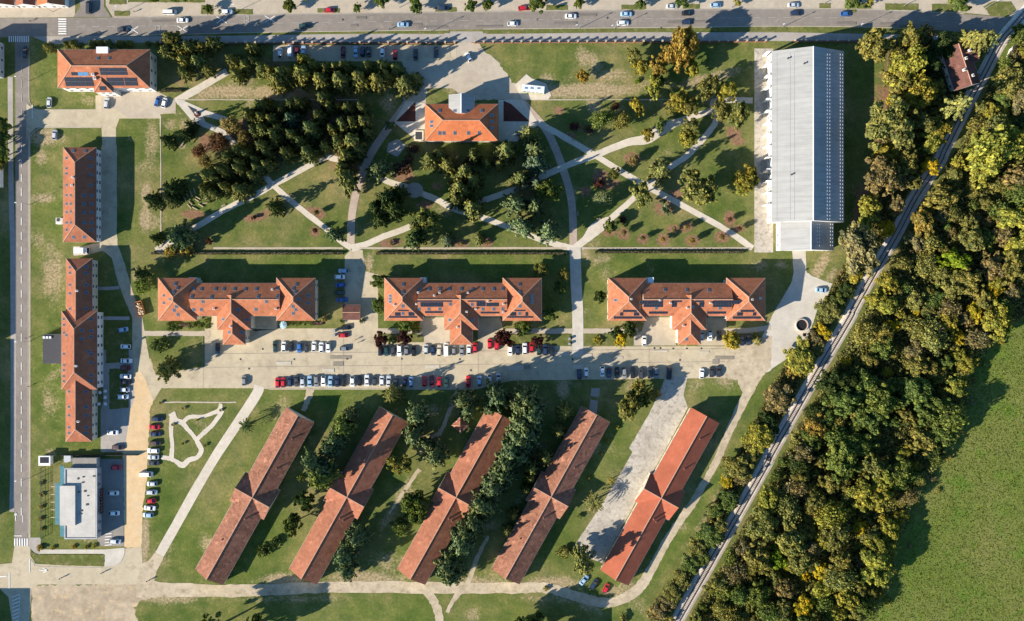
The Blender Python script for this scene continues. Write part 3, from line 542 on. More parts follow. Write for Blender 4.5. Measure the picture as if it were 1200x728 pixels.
VENT_ME = VENT.me('vent_pipe', [M['dark']])

class Bld:
    def __init__(s, name, cx, cy, rot, label, cat='building', group=None):
        s.root = empty(name, (cx, cy, 0), rot, label, cat, group); s.c = (cx, cy); s.rot = rot; s.blocks = []
        s.ca, s.sa = math.cos(rot), math.sin(rot)
    def loc(s, x, y): dx, dy = x-s.c[0], y-s.c[1]; return (dx*s.ca+dy*s.sa, -dx*s.sa+dy*s.ca)
    def block(s, x0, x1, y0, y1, h, pitch=33, axis='x', hip=(1,1), roof='roof_new', wall='wall_cream', over=0.6, ridge='ridge', base=-0.3, name='roof'):
        """hip or gable roof block, local metres, eave rectangle"""
        tp = math.tan(R(pitch)); b = dict(x0=x0,x1=x1,y0=y0,y1=y1,h=h,tp=tp,axis=axis,hip=hip,over=over); s.blocks.append(b)
        if axis == 'x': a0, a1, c0, c1 = x0, x1, y0, y1
        else: a0, a1, c0, c1 = y0, y1, x0, x1
        hb = (c1-c0)/2; cm = (c0+c1)/2; top = h+hb*tp
        r0 = a0+hb*hip[0]; r1 = a1-hb*hip[1]
        if r0 > r1: r0 = r1 = (r0+r1)/2
        W = (lambda a, c, z: (a, c, z)) if axis == 'x' else (lambda a, c, z: (c, a, z))
        t = 0.22
        v = [W(a0,c0,h),W(a1,c0,h),W(a1,c1,h),W(a0,c1,h),W(r0,cm,top),W(r1,cm,top),W(a0,c0,h-t),W(a1,c0,h-t),W(a1,c1,h-t),W(a0,c1,h-t)]
        f = [(0,1,5,4),(1,2,5),(2,3,4,5),(3,0,4),(6,7,1,0),(7,8,2,1),(8,9,3,2),(9,6,0,3),(9,8,7,6)]
        fm = [0, 0 if hip[1] else 1, 0, 0 if hip[0] else 1, 1,1,1,1,1]
        if axis == 'y': f = [q[::-1] for q in f]
        ro = link(name, mesh(name, v, f, [M[roof], M[wall]], fm), s.root)
        # ridge and hip caps
        mb = MB(); A, B = Vector(v[4]), Vector(v[5]); up = Vector((0,0,0.05))
        segs = ([(A, B)] if (B-A).length > 0.2 else [])
        if hip[0]: segs += [(Vector(v[0]), A), (Vector(v[3]), A)]
        if hip[1]: segs += [(Vector(v[1]), B), (Vector(v[2]), B)]
        for p, q in segs: mb.tube(p+up, q+up, 0.17, 0.17, 5)
        link('ridge_cap', mb.me('ridge_cap', M[ridge]), ro)
        # gutters
        for p, q in ((v[0],v[1]),(v[2],v[3])):
            gb = MB(); gb.tube(Vector(p)-Vector((0,0,0.1)), Vector(q)-Vector((0,0,0.1)), 0.09, 0.09, 5); link('gutter', gb.me('gutter', M['steel']), ro)
        w = MB(); o = over; w.box(x0+o, x1-o, y0+o, y1-o, base, h-0.1-0.013*len(s.blocks))
        s.last = w.build('wall', M[wall], s.root); return b
    def height(s, lx, ly):
        best = (-1, None)
        for b in s.blocks:
            if not (b['x0'] <= lx <= b['x1'] and b['y0'] <= ly <= b['y1']): continue
            d = []
            if b['axis'] == 'x':
                d += [(ly-b['y0'], (0,-1)), (b['y1']-ly, (0,1))]
                if b['hip'][0]: d.append((lx-b['x0'], (-1,0)))
                if b['hip'][1]: d.append((b['x1']-lx, (1,0)))
            else:
                d += [(lx-b['x0'], (-1,0)), (b['x1']-lx, (1,0))]
                if b['hip'][0]: d.append((ly-b['y0'], (0,-1)))
                if b['hip'][1]: d.append((b['y1']-ly, (0,1)))
            dd, n = min(d); z = b['h']+dd*b['tp']
            if z > best[0]: best = (z, Vector((n[0]*b['tp'], n[1]*b['tp'], 1)).normalized())
        return best
    def at(s, px, py):
        z = 8.0
        for _ in range(8):
            l = s.loc(*P(px, py, z)); h, n = s.height(*l)
            if n is None: return None
            z = h
        return Vector((l[0], l[1], z)), n
    def frame(s, p, n):
        d = Vector((0,0,1)) - n*n.z; d.normalize(); x = d.cross(n).normalized()
        return Matrix(((x.x,d.x,n.x,p.x),(x.y,d.y,n.y,p.y),(x.z,d.z,n.z,p.z),(0,0,0,1)))
    def skylights(s, pts, sc=(1,1)):
        for px, py in pts:
            r = s.at(px, py)
            if r: o = link('skylight', SKY_ME, s.root); o.matrix_local = s.frame(*r) @ Matrix.Diagonal((sc[0], sc[1], 1, 1))
    def chimneys(s, pts, me=None, name='chimney', sc=1.0):
        for px, py in pts:
            r = s.at(px, py)
            if r: o = link(name, me or CH_ME, s.root, r[0]); o.scale = (sc,)*3
    def solar(s, rects, mat='solar', pw=1.02, ph=1.68):
        """each array: panel grid lying on the slope, given by its outline on the survey"""
        for (x0, y0, x1, y1) in rects:
            r = s.at((x0+x1)/2, (y0+y1)/2)
            if not r: continue
            F = s.frame(*r); Fi = F.inverted(); c = []
            for a, b in ((x0,y0),(x1,y0),(x1,y1),(x0,y1)):
                z = r[0].z
                for _ in range(8):
                    l = s.loc(*P(a, b, z)); z = r[0].z - ((l[0]-r[0].x)*r[1].x+(l[1]-r[0].y)*r[1].y)/r[1].z
                q = Fi @ Vector((l[0], l[1], z)); c.append(q)
            u0, u1 = min(q.x for q in c), max(q.x for q in c); v0, v1 = min(q.y for q in c), max(q.y for q in c)
            nu, nv = max(1, round((u1-u0)/pw)), max(1, round((v1-v0)/ph)); mb = MB(); mb.box(u0,u1,v0,v1,0.03,0.07,0)
            for i in range(nu):
                for j in range(nv):
                    du, dv = (u1-u0)/nu, (v1-v0)/nv
                    mb.box(u0+i*du+0.03, u0+(i+1)*du-0.03, v0+j*dv+0.03, v0+(j+1)*dv-0.03, 0.06, 0.11, 1)
            o = link('solar_array', mb.me('solar_array', [M['frame_grey'], M[mat]]), s.root); o.matrix_local = F
    def windows(s, b, sides, rows, step=4.2, margin=2.0):
        o = b['over']; x0, x1, y0, y1 = b['x0']+o, b['x1']-o, b['y0']+o, b['y1']-o
        for sd_ in sides:
            ln = (x1-x0) if sd_ in 'ns' else (y1-y0); n = max(1, int((ln-2*margin)/step)+1); st = (ln-2*margin)/max(1, n-1) if n > 1 else 0
            for z in rows:
                for i in range(n):
                    t = margin+i*st if n > 1 else ln/2
                    w = link('window', WIN_ME, s.root)
                    w.location = {'s': (x0+t, y0-0.02, z), 'n': (x0+t, y1+0.02, z), 'w': (x0-0.02, y0+t, z), 'e': (x1+0.02, y0+t, z)}[sd_]
                    w.rotation_euler = (0, 0, {'s': 0, 'n': math.pi, 'w': -math.pi/2, 'e': math.pi/2}[sd_])
def pxblock(B, x0, x1, y0, y1, h, **k):
    """block whose eave rectangle was surveyed in pixels"""
    a = B.loc(*P(x0, y1, h)); c = B.loc(*P(x1, y0, h)); return B.block(a[0], c[0], a[1], c[1], h, **k)
def at0(px, py, h): return P(px, py, h)

# house with solar roof by the road corner
B = Bld('solar_house', *at0(121.6,80.7,9), 0, 'orange hipped house with dark solar panels near the road corner', 'house')
b = pxblock(B, 67.4,175.9,58.1,103.3, 9, pitch=33, wall='wall_white', over=0.5)
B.windows(b, 'se', (2.2, 6.0), 3.4); c = pxblock(B, 110,133,88,108.5, 8.9, pitch=33, axis='y', hip=(1,0), wall='wall_white', over=0.4); B.windows(c, 's', (2.2,6.0), 2.6)
B.solar([(77.5,90.5,108,101),(84,84.5,91,88.5),(118,79.5,148,88),(126.5,91,144,100.5),(147,91,160,100.5),(117,101,124,106)]); B.solar([(92,84.5,103.5,89)], 'solar_blue', 2, 2)
B.chimneys([(110,88),(112,92.5)]); B.skylights([(114.5,68.5),(127.5,68.5)])
mb = MB(); mb.box(-2.2,2.2,-1.2,1.2,0,1.6,0); p = B.loc(*P(121,59.5,9.6)); mb.build('roof_plant', M['metal_white'], B.root, (*p, 9.2))
# long house upper
B = Bld('long_house', *at0(93.5,228.4,6), 0, 'long orange hipped house with one row of rooflights by the service road', 'house')
b = pxblock(B, 74,113,172.8,284, 6, pitch=35, axis='y', wall='wall_white', over=0.5, roof='roof_west')
B.windows(b, 'e', (1.6, 4.3), 3.2); B.windows(b, 's', (2.6,), 3)
B.skylights([(106.5,185.5),(106.5,194.5),(106.5,205),(106.5,217),(107,229),(107,239),(107,249),(107,261),(107,269.5),(98.5,229),(98.5,239),(98.5,249),(98.5,261),(78,185.5),(78,197.5),(78,203.5),(78,217),(78,229),(78,239),(78,249),(78,261),(78,269.5),(83,229),(83,239),(83,248),(83,261),(86,278),(98.5,278),(86,177),(100,177)])
B.chimneys([(86,208),(85,217.5)], sc=.8)
# long house lower
B = Bld('long_house', *at0(93,410,6.5), 0, 'long stepped red roof house with wider middle beside parked cars', 'house')
m = pxblock(B, 72,113.9,364.5,456.5, 7.2, pitch=35, axis='y', over=0.5, wall='wall_white', roof='roof_west')
n_ = pxblock(B, 77.3,108.3,303,380, 6.4, pitch=33, axis='y', hip=(0,1), over=0.5, roof='roof_west')
s_ = pxblock(B, 77,108,445,517.8, 6.4, pitch=33, axis='y', hip=(1,0), over=0.5, roof='roof_west')
B.windows(n_, 'e', (1.6, 4.6), 3.4); B.windows(s_, 'e', (1.6, 4.6), 3.4); B.windows(m, 'e', (1.7, 5.0), 3.2); B.windows(s_, 's', (2.2,), 3)
B.skylights([(101,313),(101,320),(101,334),(101,343),(101,362),(107,374),(107,388),(96,387),(107,395),(96,397),(104,412),(107,415),(107,425),(107,440),(107,446),(101,459),(101,477),(101,487),(101,501),(101,507.5),(82,313.5),(82,320),(82,334),(82,344),(82,362),(75,374),(75,381),(75,390),(78,393),(75,415),(75,428),(75,434),(75,441),(75,447),(81,459),(81,477),(81,487),(81,501),(81,507.5)])
B.chimneys([(92.5,494),(90,429),(91,341)], sc=.8)
mb = MB(); mb.box(-3.6,3.6,-5.7,5.7,-0.3,3.2,0,1); [mb.box(-3.4+i*1.2,-2.6+i*1.2,4.0,4.9,3.2,3.7,2) for i in range(3)]
o = mb.build('flat_annex', [M['wall_grey'], M['dark'], M['metal_white']], None, (*P(61,409,3.2), 0)); tag(o, 'low annex with dark flat roof and three white boxes', 'annex')
mb = MB(); mb.box(-0.9,0.9,-1.2,1.2,-0.1,2.3,0); mb.box(-0.6,0.6,-0.3,1.0,2.3,2.45,1); o = mb.build('utility_box', [M['wall_white'], M['dark']], None, (*P(68.5,259,2), 0)); tag(o, 'small white plant box against the upper long house', 'utility box')
# flat roofed modern building
def modern():
    B = empty('flat_roofed_building', (*P(95,590,5), 0), label='white flat roofed building with raised block and teal canopies', cat='building')
    c = P(95,590,5)
    def bx(name, x0, x1, y0, y1, z0, z1, mats, top=None):
        a = P(x0, y1, z1); b = P(x1, y0, z1); mb = MB(); mb.box(a[0]-c[0], b[0]-c[0], a[1]-c[1], b[1]-c[1], z0, z1, 0, top); return mb.build(name, mats, B)
    bx('wall', 76,113,549.5,631.5, -0.3, 5.0, [M['wall_grey']])
    bx('flat_roof', 77,112,550.5,630.5, 4.9, 5.06, [M['membrane']])
    for (x0,x1,y0,y1) in ((75.4,76.6,549,632),(112.4,113.6,549,632),(76.6,112.4,548.8,550.3),(76.6,112.4,630.6,632)): bx('parapet', x0,x1,y0,y1, 4.8, 5.35, [M['wall_grey']])
    bx('raised_block', 70,88,569.5,616, 0, 6.2, [M['wall_grey'], M['membrane']], 1)
    bx('canopy', 70.2,75.3,546,629, 4.2, 4.4, [M['teal']]); bx('canopy', 64.5,69.9,566,615, 3.6, 3.8, [M['teal']])
    for i in range(5): bx('pergola_beam', 59.5,64.4,570+i*9,571+i*9, 3.3, 3.5, [M['wood']])
    for i in range(9): bx('facade_panel', 117.2,118.2,573+i*3.4,575+i*3.4, 1.0, 3.4, [M['redpaving']])
    bx('lower_wing', 85,113,537,549, -0.2, 3.6, [M['wall_grey'], M['asphalt_dark']], 1)
    for i in range(7):
        a = P(119.3, 556+i*11, 2.5); w = link('window', WIN_ME, B, (a[0]-c[0]-0.6, a[1]-c[1], 3.0), math.pi/2)
    mb = MB()
    for i in range(10):
        x, y = P(90+random.random()*20, 555+random.random()*70, 5); mb.box(x-c[0]-.2, x-c[0]+.2+random.random()*.5, y-c[1]-.2, y-c[1]+.2+random.random()*.4, 5.05, 5.2+.3*random.random())
    mb.build('roof_vents', M['dark'], B)
modern()
mb = MB(); mb.box(-2,2,-1.6,1.6,-0.1,3,0); mb.box(-2.3,2.3,-1.9,1.9,3,3.25,0); mb.box(-1.7,1.7,-0.9,1.4,3.25,3.32,1)
tag(mb.build('gatehouse', [M['wall_white'], M['solar']], None, (*P(52.3,540,3), 0)), 'tiny white gatehouse with dark panel on its roof', 'gatehouse')
mb = MB(); mb.box(-1.1,1.1,-1.1,1.1,-0.1,2.6,0); mb.box(-1.3,1.3,-1.3,1.3,2.6,2.8,1); tag(mb.build('kiosk', [M['wall_white'], M['steel']], None, (*P(79,538,2.6), 0)), 'small pale kiosk beside the dark fence', 'kiosk')

# three winged blocks
def winged(x0, label, sky_, solar_, chim, ridgex):
    cx = x0+92.2; B = Bld('winged_block', *at0(cx, 351, 9), 0, label, 'building', 'three winged blocks along the campus street')
    w1 = pxblock(B, x0, x0+45.4, 325.8, 376, 9, pitch=35, axis='y', over=0.6)
    w2 = pxblock(B, x0+138.8, x0+184.3, 325.8, 376, 9, pitch=35, axis='y', over=0.6)
    md = pxblock(B, x0+40, x0+144, 331.9, 370.4, 8.9, pitch=33, hip=(0,0), over=0.6)
    cr = pxblock(B, ridgex-19.9, ridgex+19.9, 346, 386.7, 8.95, pitch=33, axis='y', hip=(1,0), over=0.55)
    ex = pxblock(B, ridgex-13, ridgex+13.5, 372, 404, 8.4, pitch=34, axis='y', hip=(1,0), over=0.5)
    for b_, sd_ in ((w1,'nsw'),(w2,'nse'),(md,'n'),(ex,'ews')): B.windows(b_, sd_, (1.8, 5.4), 4.4)
    B.skylights(sky_); B.solar(solar_); B.chimneys(chim, sc=.75)
    x, y = P(x0+47, 329.5, 0); mb = MB(); mb.box(-1.1,1.1,-1.2,1.2,0,8.2); mb.build('stair_tower', M['metal_white'], B.root, (x-B.c[0], y-B.c[1], 0))
q = lambda pts, ox: [(ox+a/5.714, 310+b/5.714) for a, b in pts]
qr = lambda rs, ox: [(ox+a/5.714, 310+b/5.714, ox+c/5.714, 310+d/5.714) for a, b, c, d in rs]
winged(185.2, 'winged red roof block without solar panels, box shrubs in front',
  q([(173,130),(188,158),(163,185),(97,208),(138,233),(97,258),(180,282),(165,307),(190,335),(297,163),(348,165),(443,165),(497,165),(570,165),(643,165),(717,165),(860,160),(285,215),(415,217),(728,215),(858,215),(358,248),(297,302),(348,302),(783,248),(713,300),(495,368),(535,455),(655,370),(620,455),(985,135),(963,162),(978,185),(1065,208),(1002,233),(1065,260),(960,280),(980,303),(963,328),(595,303)],175), [], q([(435,297),(825,168),(850,297),(545,415)],175), 274.2)
winged(450.4, 'winged red roof block whose neat solar arrays face purple trees',
  q([(213,135),(213,185),(325,165),(388,165),(460,165),(523,165),(603,165),(677,168),(747,165),(820,165),(880,163),(993,135),(995,185),(212,278),(212,328),(320,298),(385,298),(458,298),(747,298),(820,298),(880,298),(995,278),(993,328),(527,372),(680,372),(530,265),(675,268),(128,210),(128,230),(128,250),(1076,210),(1076,232),(1076,254)],435),
  qr([(300,240,540,250),(330,252,480,283),(360,312,480,325),(120,345,308,357),(180,303,250,312),(160,320,195,343),(250,318,288,343),(645,240,760,250),(705,250,765,280),(770,255,855,280),(732,316,858,328),(903,345,1085,357),(960,303,1032,312),(930,318,970,343),(1032,318,1050,343)],435), q([(315,188),(458,190),(423,208),(648,190),(783,248),(700,298),(640,317),(577,420),(155,270),(885,320),(303,265),(885,265)],435), 540.4)
winged(712.4, 'winged red roof block with solar arrays nearest the concrete yard',
  q([(452,170),(600,173),(747,173),(122,240),(395,292),(820,292),(1090,227),(597,500),(640,285)],700),
  qr([(283,240,438,265),(310,265,438,285),(345,314,470,330),(110,347,300,363),(172,303,265,318),(152,320,172,343),(245,320,280,343),(500,240,565,252),(500,252,530,285),(653,240,713,252),(683,252,713,285),(775,240,968,265),(775,265,898,285),(735,314,860,330),(908,347,1095,363),(960,303,1050,318),(937,320,972,343),(1043,320,1062,343)],700), q([(418,240),(487,258),(755,258),(600,290),(575,410),(225,232),(1035,235)],700), 807.6)

# house with metal porch
B = Bld('porch_house', *at0(540.8,143.6,6.5), 0, 'orange hipped house with pale metal porch and square rooflights', 'house')
b = pxblock(B, 498,583.7,122,165.3, 6.5, pitch=33, over=0.5, roof='roof_bright')
pxblock(B, 526,555.7,111,134, 7.6, pitch=28, axis='y', hip=(0,0), roof='hallroof', wall='metal_white', over=0.3, ridge='ridge_metal', name='porch_roof')
B.windows(b, 'nswe', (1.7, 4.5), 3.6)
B.skylights([(460+a/5.714, 90+c/5.714) for a, c in [(313,228),(418,228),(508,228),(598,228),(665,258),(665,300),(665,342),(262,302),(262,330),(315,377),(343,377),(417,377),(508,377),(580,377)]], (1.1,1.1))
mb = MB(); mb.box(-1.8,1.8,-2.0,2.0,-0.1,0.9,0); mb.box(-1.3,1.3,-1.5,1.5,0.9,0.95,1); tag(mb.build('stair_well', [M['wall_cream'], M['dark']], None, (*P(491,159.5), 0)), 'small walled cellar stair beside the porch house', 'stair well')

# metal hall
B = Bld('metal_hall', *at0(946.7,160,8.2), 0, 'huge pale metal hall, one slope shaded blue', 'hall')
h_ = pxblock(B, 904.5,988.8,60,260.4, 8.2, pitch=28, axis='y', hip=(0,0), roof='hallroof', wall='wall_white', over=0.25, ridge='ridge_metal')
an = pxblock(B, 914.4,976.9,255,293.6, 7.2, pitch=28, axis='y', hip=(0,0), roof='hallroof', wall='wall_white', over=0.25, ridge='ridge_metal')
B.windows(h_, 'w', (2.2, 5.8), 5.5); B.windows(an, 'ws', (2.2,), 3.6)
for cols, y0, y1 in (((969.5,972.5,984.8,987.5), 64, 258), ((957.6,960.4,973.2,975.6), 263, 291)):
    for cxp in cols:
        mb = MB(); y = y0
        while y < y1:
            r = B.at(cxp, y)
            if r: mb.obox(B.frame(*r), 0.28, 0.1, 0.10)
            y += 4.1
        mb.build('snow_guard', M['metal_white'], B.root)
for (xp, y0, y1) in ((910.5,62,258),(926,62,258),(931,62,258)):
    a, b2 = B.at(xp, y0), B.at(xp, y1); mb = MB(); mb.tube(a[0], b2[0], 0.09, 0.09, 4); mb.build('seam', M['steel'], B.root)
for i in range(14):  # fins added to imitate the sawtooth of light and tree shade on this wall
    x0_, y0_ = P(896.6, 66+i*13.5, 0); l = B.loc(x0_, y0_); mb = MB(); mb.box(-1.3,0.1,-0.15,0.15,0,7.6); mb.build('shade_fin', M['wall_white'], B.root, (l[0]+0.2, l[1], 0))
B.chimneys([(923,69),(942,75),(927,205)], VENT_ME, 'vent_pipe', 2.0)

# barracks
BAR = [(298.4,581.3,'roof_old','weathered long barrack with pale stained tiles near the concrete lane'),
       (408.3,580.7,'roof_mid','long tiled barrack between dark round trees and a dirt path'),
       (534.9,581.0,'roof_mid','long tiled barrack behind the small pyramid kiosk, hemmed by conifers'),
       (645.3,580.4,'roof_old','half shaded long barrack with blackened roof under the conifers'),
       (773.1,581.9,'roof_barn','long barrack with even bright red roof beside the concrete apron')]
def barrack(cx, cy, roof, label):
    B = Bld('barrack', *at0(cx, cy, 4.5), math.atan2(190, 106), label, 'barrack', 'parallel long barracks with cross gables')
    L_ = 218/3*0.98875; W_ = 37.8/3*0.98875; X_ = 46/3*0.98875
    a = B.block(-L_/2, L_/2, -W_/2, W_/2, 4.5, 32, 'x', (0,0), roof, over=0.5)
    c = B.block(-W_/2-0.1, W_/2+0.1, -X_/2, X_/2, 4.45, 32, 'y', (0,0), roof, over=0.45)
    B.windows(a, 'ns', (2.0,), 5.4, 3); B.windows(c, 'ns', (2.0,), 3.4, 2.4)
    B.windows(a, 'ew', (2.2,), 4, 3)
    f = [(-20,2.4),(-9,-3.1),(14,-2.6),(22,3.3),(27,-2.2)]
    for (u, v) in random.sample(f, 3):
        z, n = B.height(u, v); o = link('chimney', BCH_ME if roof != 'roof_mid' or u < 0 else VENT_ME, B.root, (u, v, z)); o.scale = (.7,.7,.8)
    z, n = B.height(-8.5, -1.6); link('chimney', BCH_ME, B.root, (-8.5, -1.6, z)).scale = (.8,.8,1.3)
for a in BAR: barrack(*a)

# garage shed, kiosk, station house, edge houses
B = Bld('garage_shed', *at0(411.8,366,3.2), 0, 'small brown tiled garage between the paved courts', 'shed')
b = pxblock(B, 401.6,422,357,375, 3.2, pitch=18, hip=(0,0), roof='roof_dark', over=0.4)
B = Bld('pyramid_kiosk', *at0(539.3,498.5,3.4), R(45), 'little square kiosk with red pyramid roof beside a barrack', 'kiosk')
B.block(-2.3,2.3,-2.3,2.3,3.0,42,'x',(1,1),'roof_mid',over=0.5)
B = Bld('station_house', *at0(1126,78,5), R(-72), 'old brown roofed house squeezed between trees and the railway', 'house')
a = B.block(-8.3,8.3,-5.3,5.3,5,36,'x',(0,0),'roof_dark','wall_white',0.5); c = B.block(-8.0,0,-1,7.6,4.9,36,'y',(0,0),'roof_dark','wall_white',0.4)
for u, v in ((-2,0.8),(-4.5,3.5),(2,-1),(5,1.5)): z, n = B.height(u, v); link('chimney', CH_ME, B.root, (u, v, z))
B.windows(a, 'nse', (2.2,), 3.5)
B = Bld('small_house', *at0(1193,65,3), R(-20), 'tiny white house with pale red roof at the railway', 'house'); B.block(-3.2,3.2,-2.6,2.6,3,28,'x',(0,0),'roof_old','wall_white',0.3)
for x0, x1, roof, lb in ((-18,16.5,'roof_bright','small orange roofed row house at the end of the row'),(18.5,41,'roof_mid','small pink roofed row house between two orange ones'),(43,76,'roof_bright','wide orange roofed row house beside the side street')):
    B = Bld('row_house', *at0((x0+x1)/2, -18, 4.5), 0, lb, 'house', 'row houses across the main road'); b = pxblock(B, x0, x1, -43, 6.5, 4.5, pitch=30, axis='x' if x1-x0 > 50 else 'y', hip=(0,1), roof=roof, wall='wall_white', over=0.35)
    B.windows(b, 's', (1.7,), 2.6, 1.4)
def slabhouse(name, x0, x1, y0, y1, h, label, wins='e', wall='wall_grey', rows=(2,5,8)):
    cx, cy = P((x0+x1)/2, (y0+y1)/2); B = Bld(name, cx, cy, 0, label, 'building')
    hw, hd = (x1-x0)/6, (y1-y0)/6; mb = MB(); mb.box(-hw,hw,-hd,hd,-0.3,h,0,1); mb.build('wall', [M[wall], M['slab']], B.root)
    mb = MB(); [mb.box(*r) for r in ((-hw-.02,hw+.02,-hd-.02,-hd+.25,h-.02,h+.5),(-hw-.02,hw+.02,hd-.25,hd+.02,h-.02,h+.5),(-hw-.02,-hw+.25,-hd+.26,hd-.26,h-.02,h+.5),(hw-.25,hw+.02,-hd+.26,hd-.26,h-.02,h+.5))]; mb.build('parapet', M['wall_white'], B.root)
    B.windows(dict(x0=-hw,x1=hw,y0=-hd,y1=hd,over=0), wins, rows, 3.8)
slabhouse('grey_house', -35, 5, 52, 92, 9, 'grey walled house at the shaded road corner')
slabhouse('low_house', -20, 4, 198, 220, 3, 'low white shed beside the narrow road', '', 'wall_white')
slabhouse('apartment_block', -100, -62, 250, 430, 14.8, 'long apartment block beyond the narrow road', 'e')
slabhouse('apartment_block', -100, -63, 436, 634, 14.6, 'second long apartment block beyond the narrow road', 'e')
slabhouse('apartment_block', -90, -44, 728, 830, 14.6, 'apartment block beyond the road junction', 'e')
B = Bld('field_barn', *at0(668,765,5), 0, 'low barn beyond the dirt track', 'barn'); B.block(-8,8,-8,8,4.6,30,'y',(0,0),'roof_mid',over=.5)

# ------------------------------------------------------------------ vegetation prototypes (unit radius, unit height)
def leaf_mesh(name, c, nrm, size, mat, rnd=0.5, asp=1.0):
    """one small bent card per leaf clump: centres c, normals nrm, half sizes"""
    n = len(c); nrm = nrm+rng.normal(0, rnd, (n, 3)); nrm /= np.linalg.norm(nrm, axis=1, keepdims=True)
    t = rng.normal(0, 1, (n, 3)); u = np.cross(nrm, t); u /= np.linalg.norm(u, axis=1, keepdims=True); w = np.cross(nrm, u)
    s = (size*rng.uniform(0.65, 1.35, n))[:, None]; u = u*s*asp; w = w*s
    v = np.stack([c-u*0.55-w*0.8, c+u*0.75-w*0.45, c+u*0.6+w*0.85+nrm*s*0.3, c-u*0.85+w*0.4+nrm*s*0.2], 1).reshape(-1, 3)
    me = bpy.data.meshes.new(name); me.vertices.add(n*4); me.vertices.foreach_set('co', v.ravel().astype(np.float32))
    me.loops.add(n*4); me.loops.foreach_set('vertex_index', np.arange(n*4, dtype=np.int32)); me.polygons.add(n)
    me.polygons.foreach_set('loop_start', np.arange(0, n*4, 4, dtype=np.int32)); me.update(calc_edges=True); me.materials.append(mat); return me
def sph(n):
    v = rng.normal(0, 1, (n, 3)); return v/np.linalg.norm(v, axis=1, keepdims=True)
def broadleaf(seed, nl=24, n=3400, zlo=0.34, sz=0.068, loose=0.0):
    global rng; rng = np.random.default_rng(seed); cs, ns, ss = [], [], []
    lob = []
    for i in range(nl):
        d = sph(1)[0]; d[2] = abs(d[2])*0.9-0.15; k = rng.uniform(0.46, 0.86); r = rng.uniform(0.17, 0.33)
        c = d*k; c[:2] *= min(1.0, (1.02-r)/max(1e-3, np.hypot(*c[:2]))) ; lob.append((c, r))
    for i in range(14):
        a_ = rng.uniform(0, 6.28); k = rng.uniform(.78, 1.08); lob.append((np.array((math.cos(a_)*k, math.sin(a_)*k, rng.uniform(-.3, .35))), rng.uniform(.07, .16)))
    lob.append((np.array((0,0,0.1)), 0.45))
    per = n//len(lob)
    for c, r in lob:
        k = int(per*(r/0.28)**2); d = sph(k); d[:, 2] = np.where(d[:, 2] < -0.3, -d[:, 2], d[:, 2])
        q = c+d*r*(rng.uniform(0.70, 1.06+loose, (k, 1))+np.abs(rng.normal(0, .05, (k, 1)))); cs.append(q); ns.append(d)
    c = np.concatenate(cs); nn = np.concatenate(ns)
    c[:, 2] = zlo+(1-zlo)*np.clip((c[:, 2]+0.55)/1.5, 0, 1)
    return leaf_mesh('crown', c, nn+np.array((0,0,0.25)), sz*rng.uniform(.6, 1.35, len(c)), M['leaf'], 0.6)
def boughs(cs, ns, z, rad, nb, droop, wid, dens, lo=0.5, hi=1.25):
    """one whorl of pointed flat boughs"""
    a0 = rng.uniform(0, 6.28)
    for k in range(nb):
        a = a0+6.283*k/nb+rng.normal(0, 0.2); rr = rad*rng.uniform(lo, hi); m = max(4, int(dens*rr)+3); s_ = rng.uniform(0.06, 1, m)**0.8
        w = wid*rr*np.clip(1.15-s_, 0.05, 1)*np.clip(s_*4, 0.2, 1); side = rng.uniform(-1, 1, m)*w
        dz = rng.normal(0, 0.02)
        x = np.cos(a)*s_*rr-np.sin(a)*side; y = np.sin(a)*s_*rr+np.cos(a)*side
        zz = z+dz+0.03*s_-droop*(s_**2)*rr-0.25*np.abs(side)*0.3+rng.normal(0, 0.006, m)
        cs.append(np.stack([x, y, zz], 1)); ns.append(np.stack([np.cos(a)*0.8-np.sin(a)*np.sign(side)*0.5, np.sin(a)*0.8+np.cos(a)*np.sign(side)*0.5, np.ones(m)], 1))
def spruce(seed, tiers=17, power=0.8, droop=0.12, sz=0.072, nb0=5, zlo=0.08, wid=0.24, dens=34):
    global rng; rng = np.random.default_rng(seed); cs, ns = [], []
    for i in range(tiers):
        t = i/(tiers-1); z = zlo+(0.97-zlo)*t; rad = max(0.06, (1-t)**power)
        boughs(cs, ns, z, rad, int(nb0+4*(1-t)), droop, wid, dens)
    c = np.concatenate(cs); return leaf_mesh('crown', c, np.concatenate(ns), np.full(len(c), sz), M['needle'], 0.32, 0.8)
def cedar(seed, tiers=9):
    global rng; rng = np.random.default_rng(seed); cs, ns = [], []
    for i in range(tiers):
        t = i/(tiers-1); z = 0.22+0.74*t; rad = max(0.12, (1-t)**0.55)
        boughs(cs, ns, z, rad, int(5+4*(1-t)), 0.06, 0.34, 70, 0.5, 1.15)
    c = np.concatenate(cs)+rng.normal(0, 0.012, (sum(map(len, cs)), 3)); return leaf_mesh('crown', c, np.concatenate(ns), np.full(len(c), .06), M['needle'], .5)
def palm(seed, n=26):
    global rng; rng = np.random.default_rng(seed); cs, ns = [], []
    for i in range(n):
        a = i*2.4; el = rng.uniform(-.1, 1.1); s = np.linspace(.05, 1, 15); rr = rng.uniform(.75, 1.05)*math.cos(el*.75)
        for sd_ in (-1, 0, 1):
            x = np.cos(a)*s*rr-np.sin(a)*sd_*.06*(1.1-s); y = np.sin(a)*s*rr+np.cos(a)*sd_*.06*(1.1-s); z = .75+.22*np.sin(el)*s*2-.35*s*s
            cs.append(np.stack([x, y, z], 1)); ns.append(np.tile((0, 0, 1.), (15, 1)))
    c = np.concatenate(cs); return leaf_mesh('crown', c, np.concatenate(ns), np.full(len(c), .055), M['needle'], .3, .6)
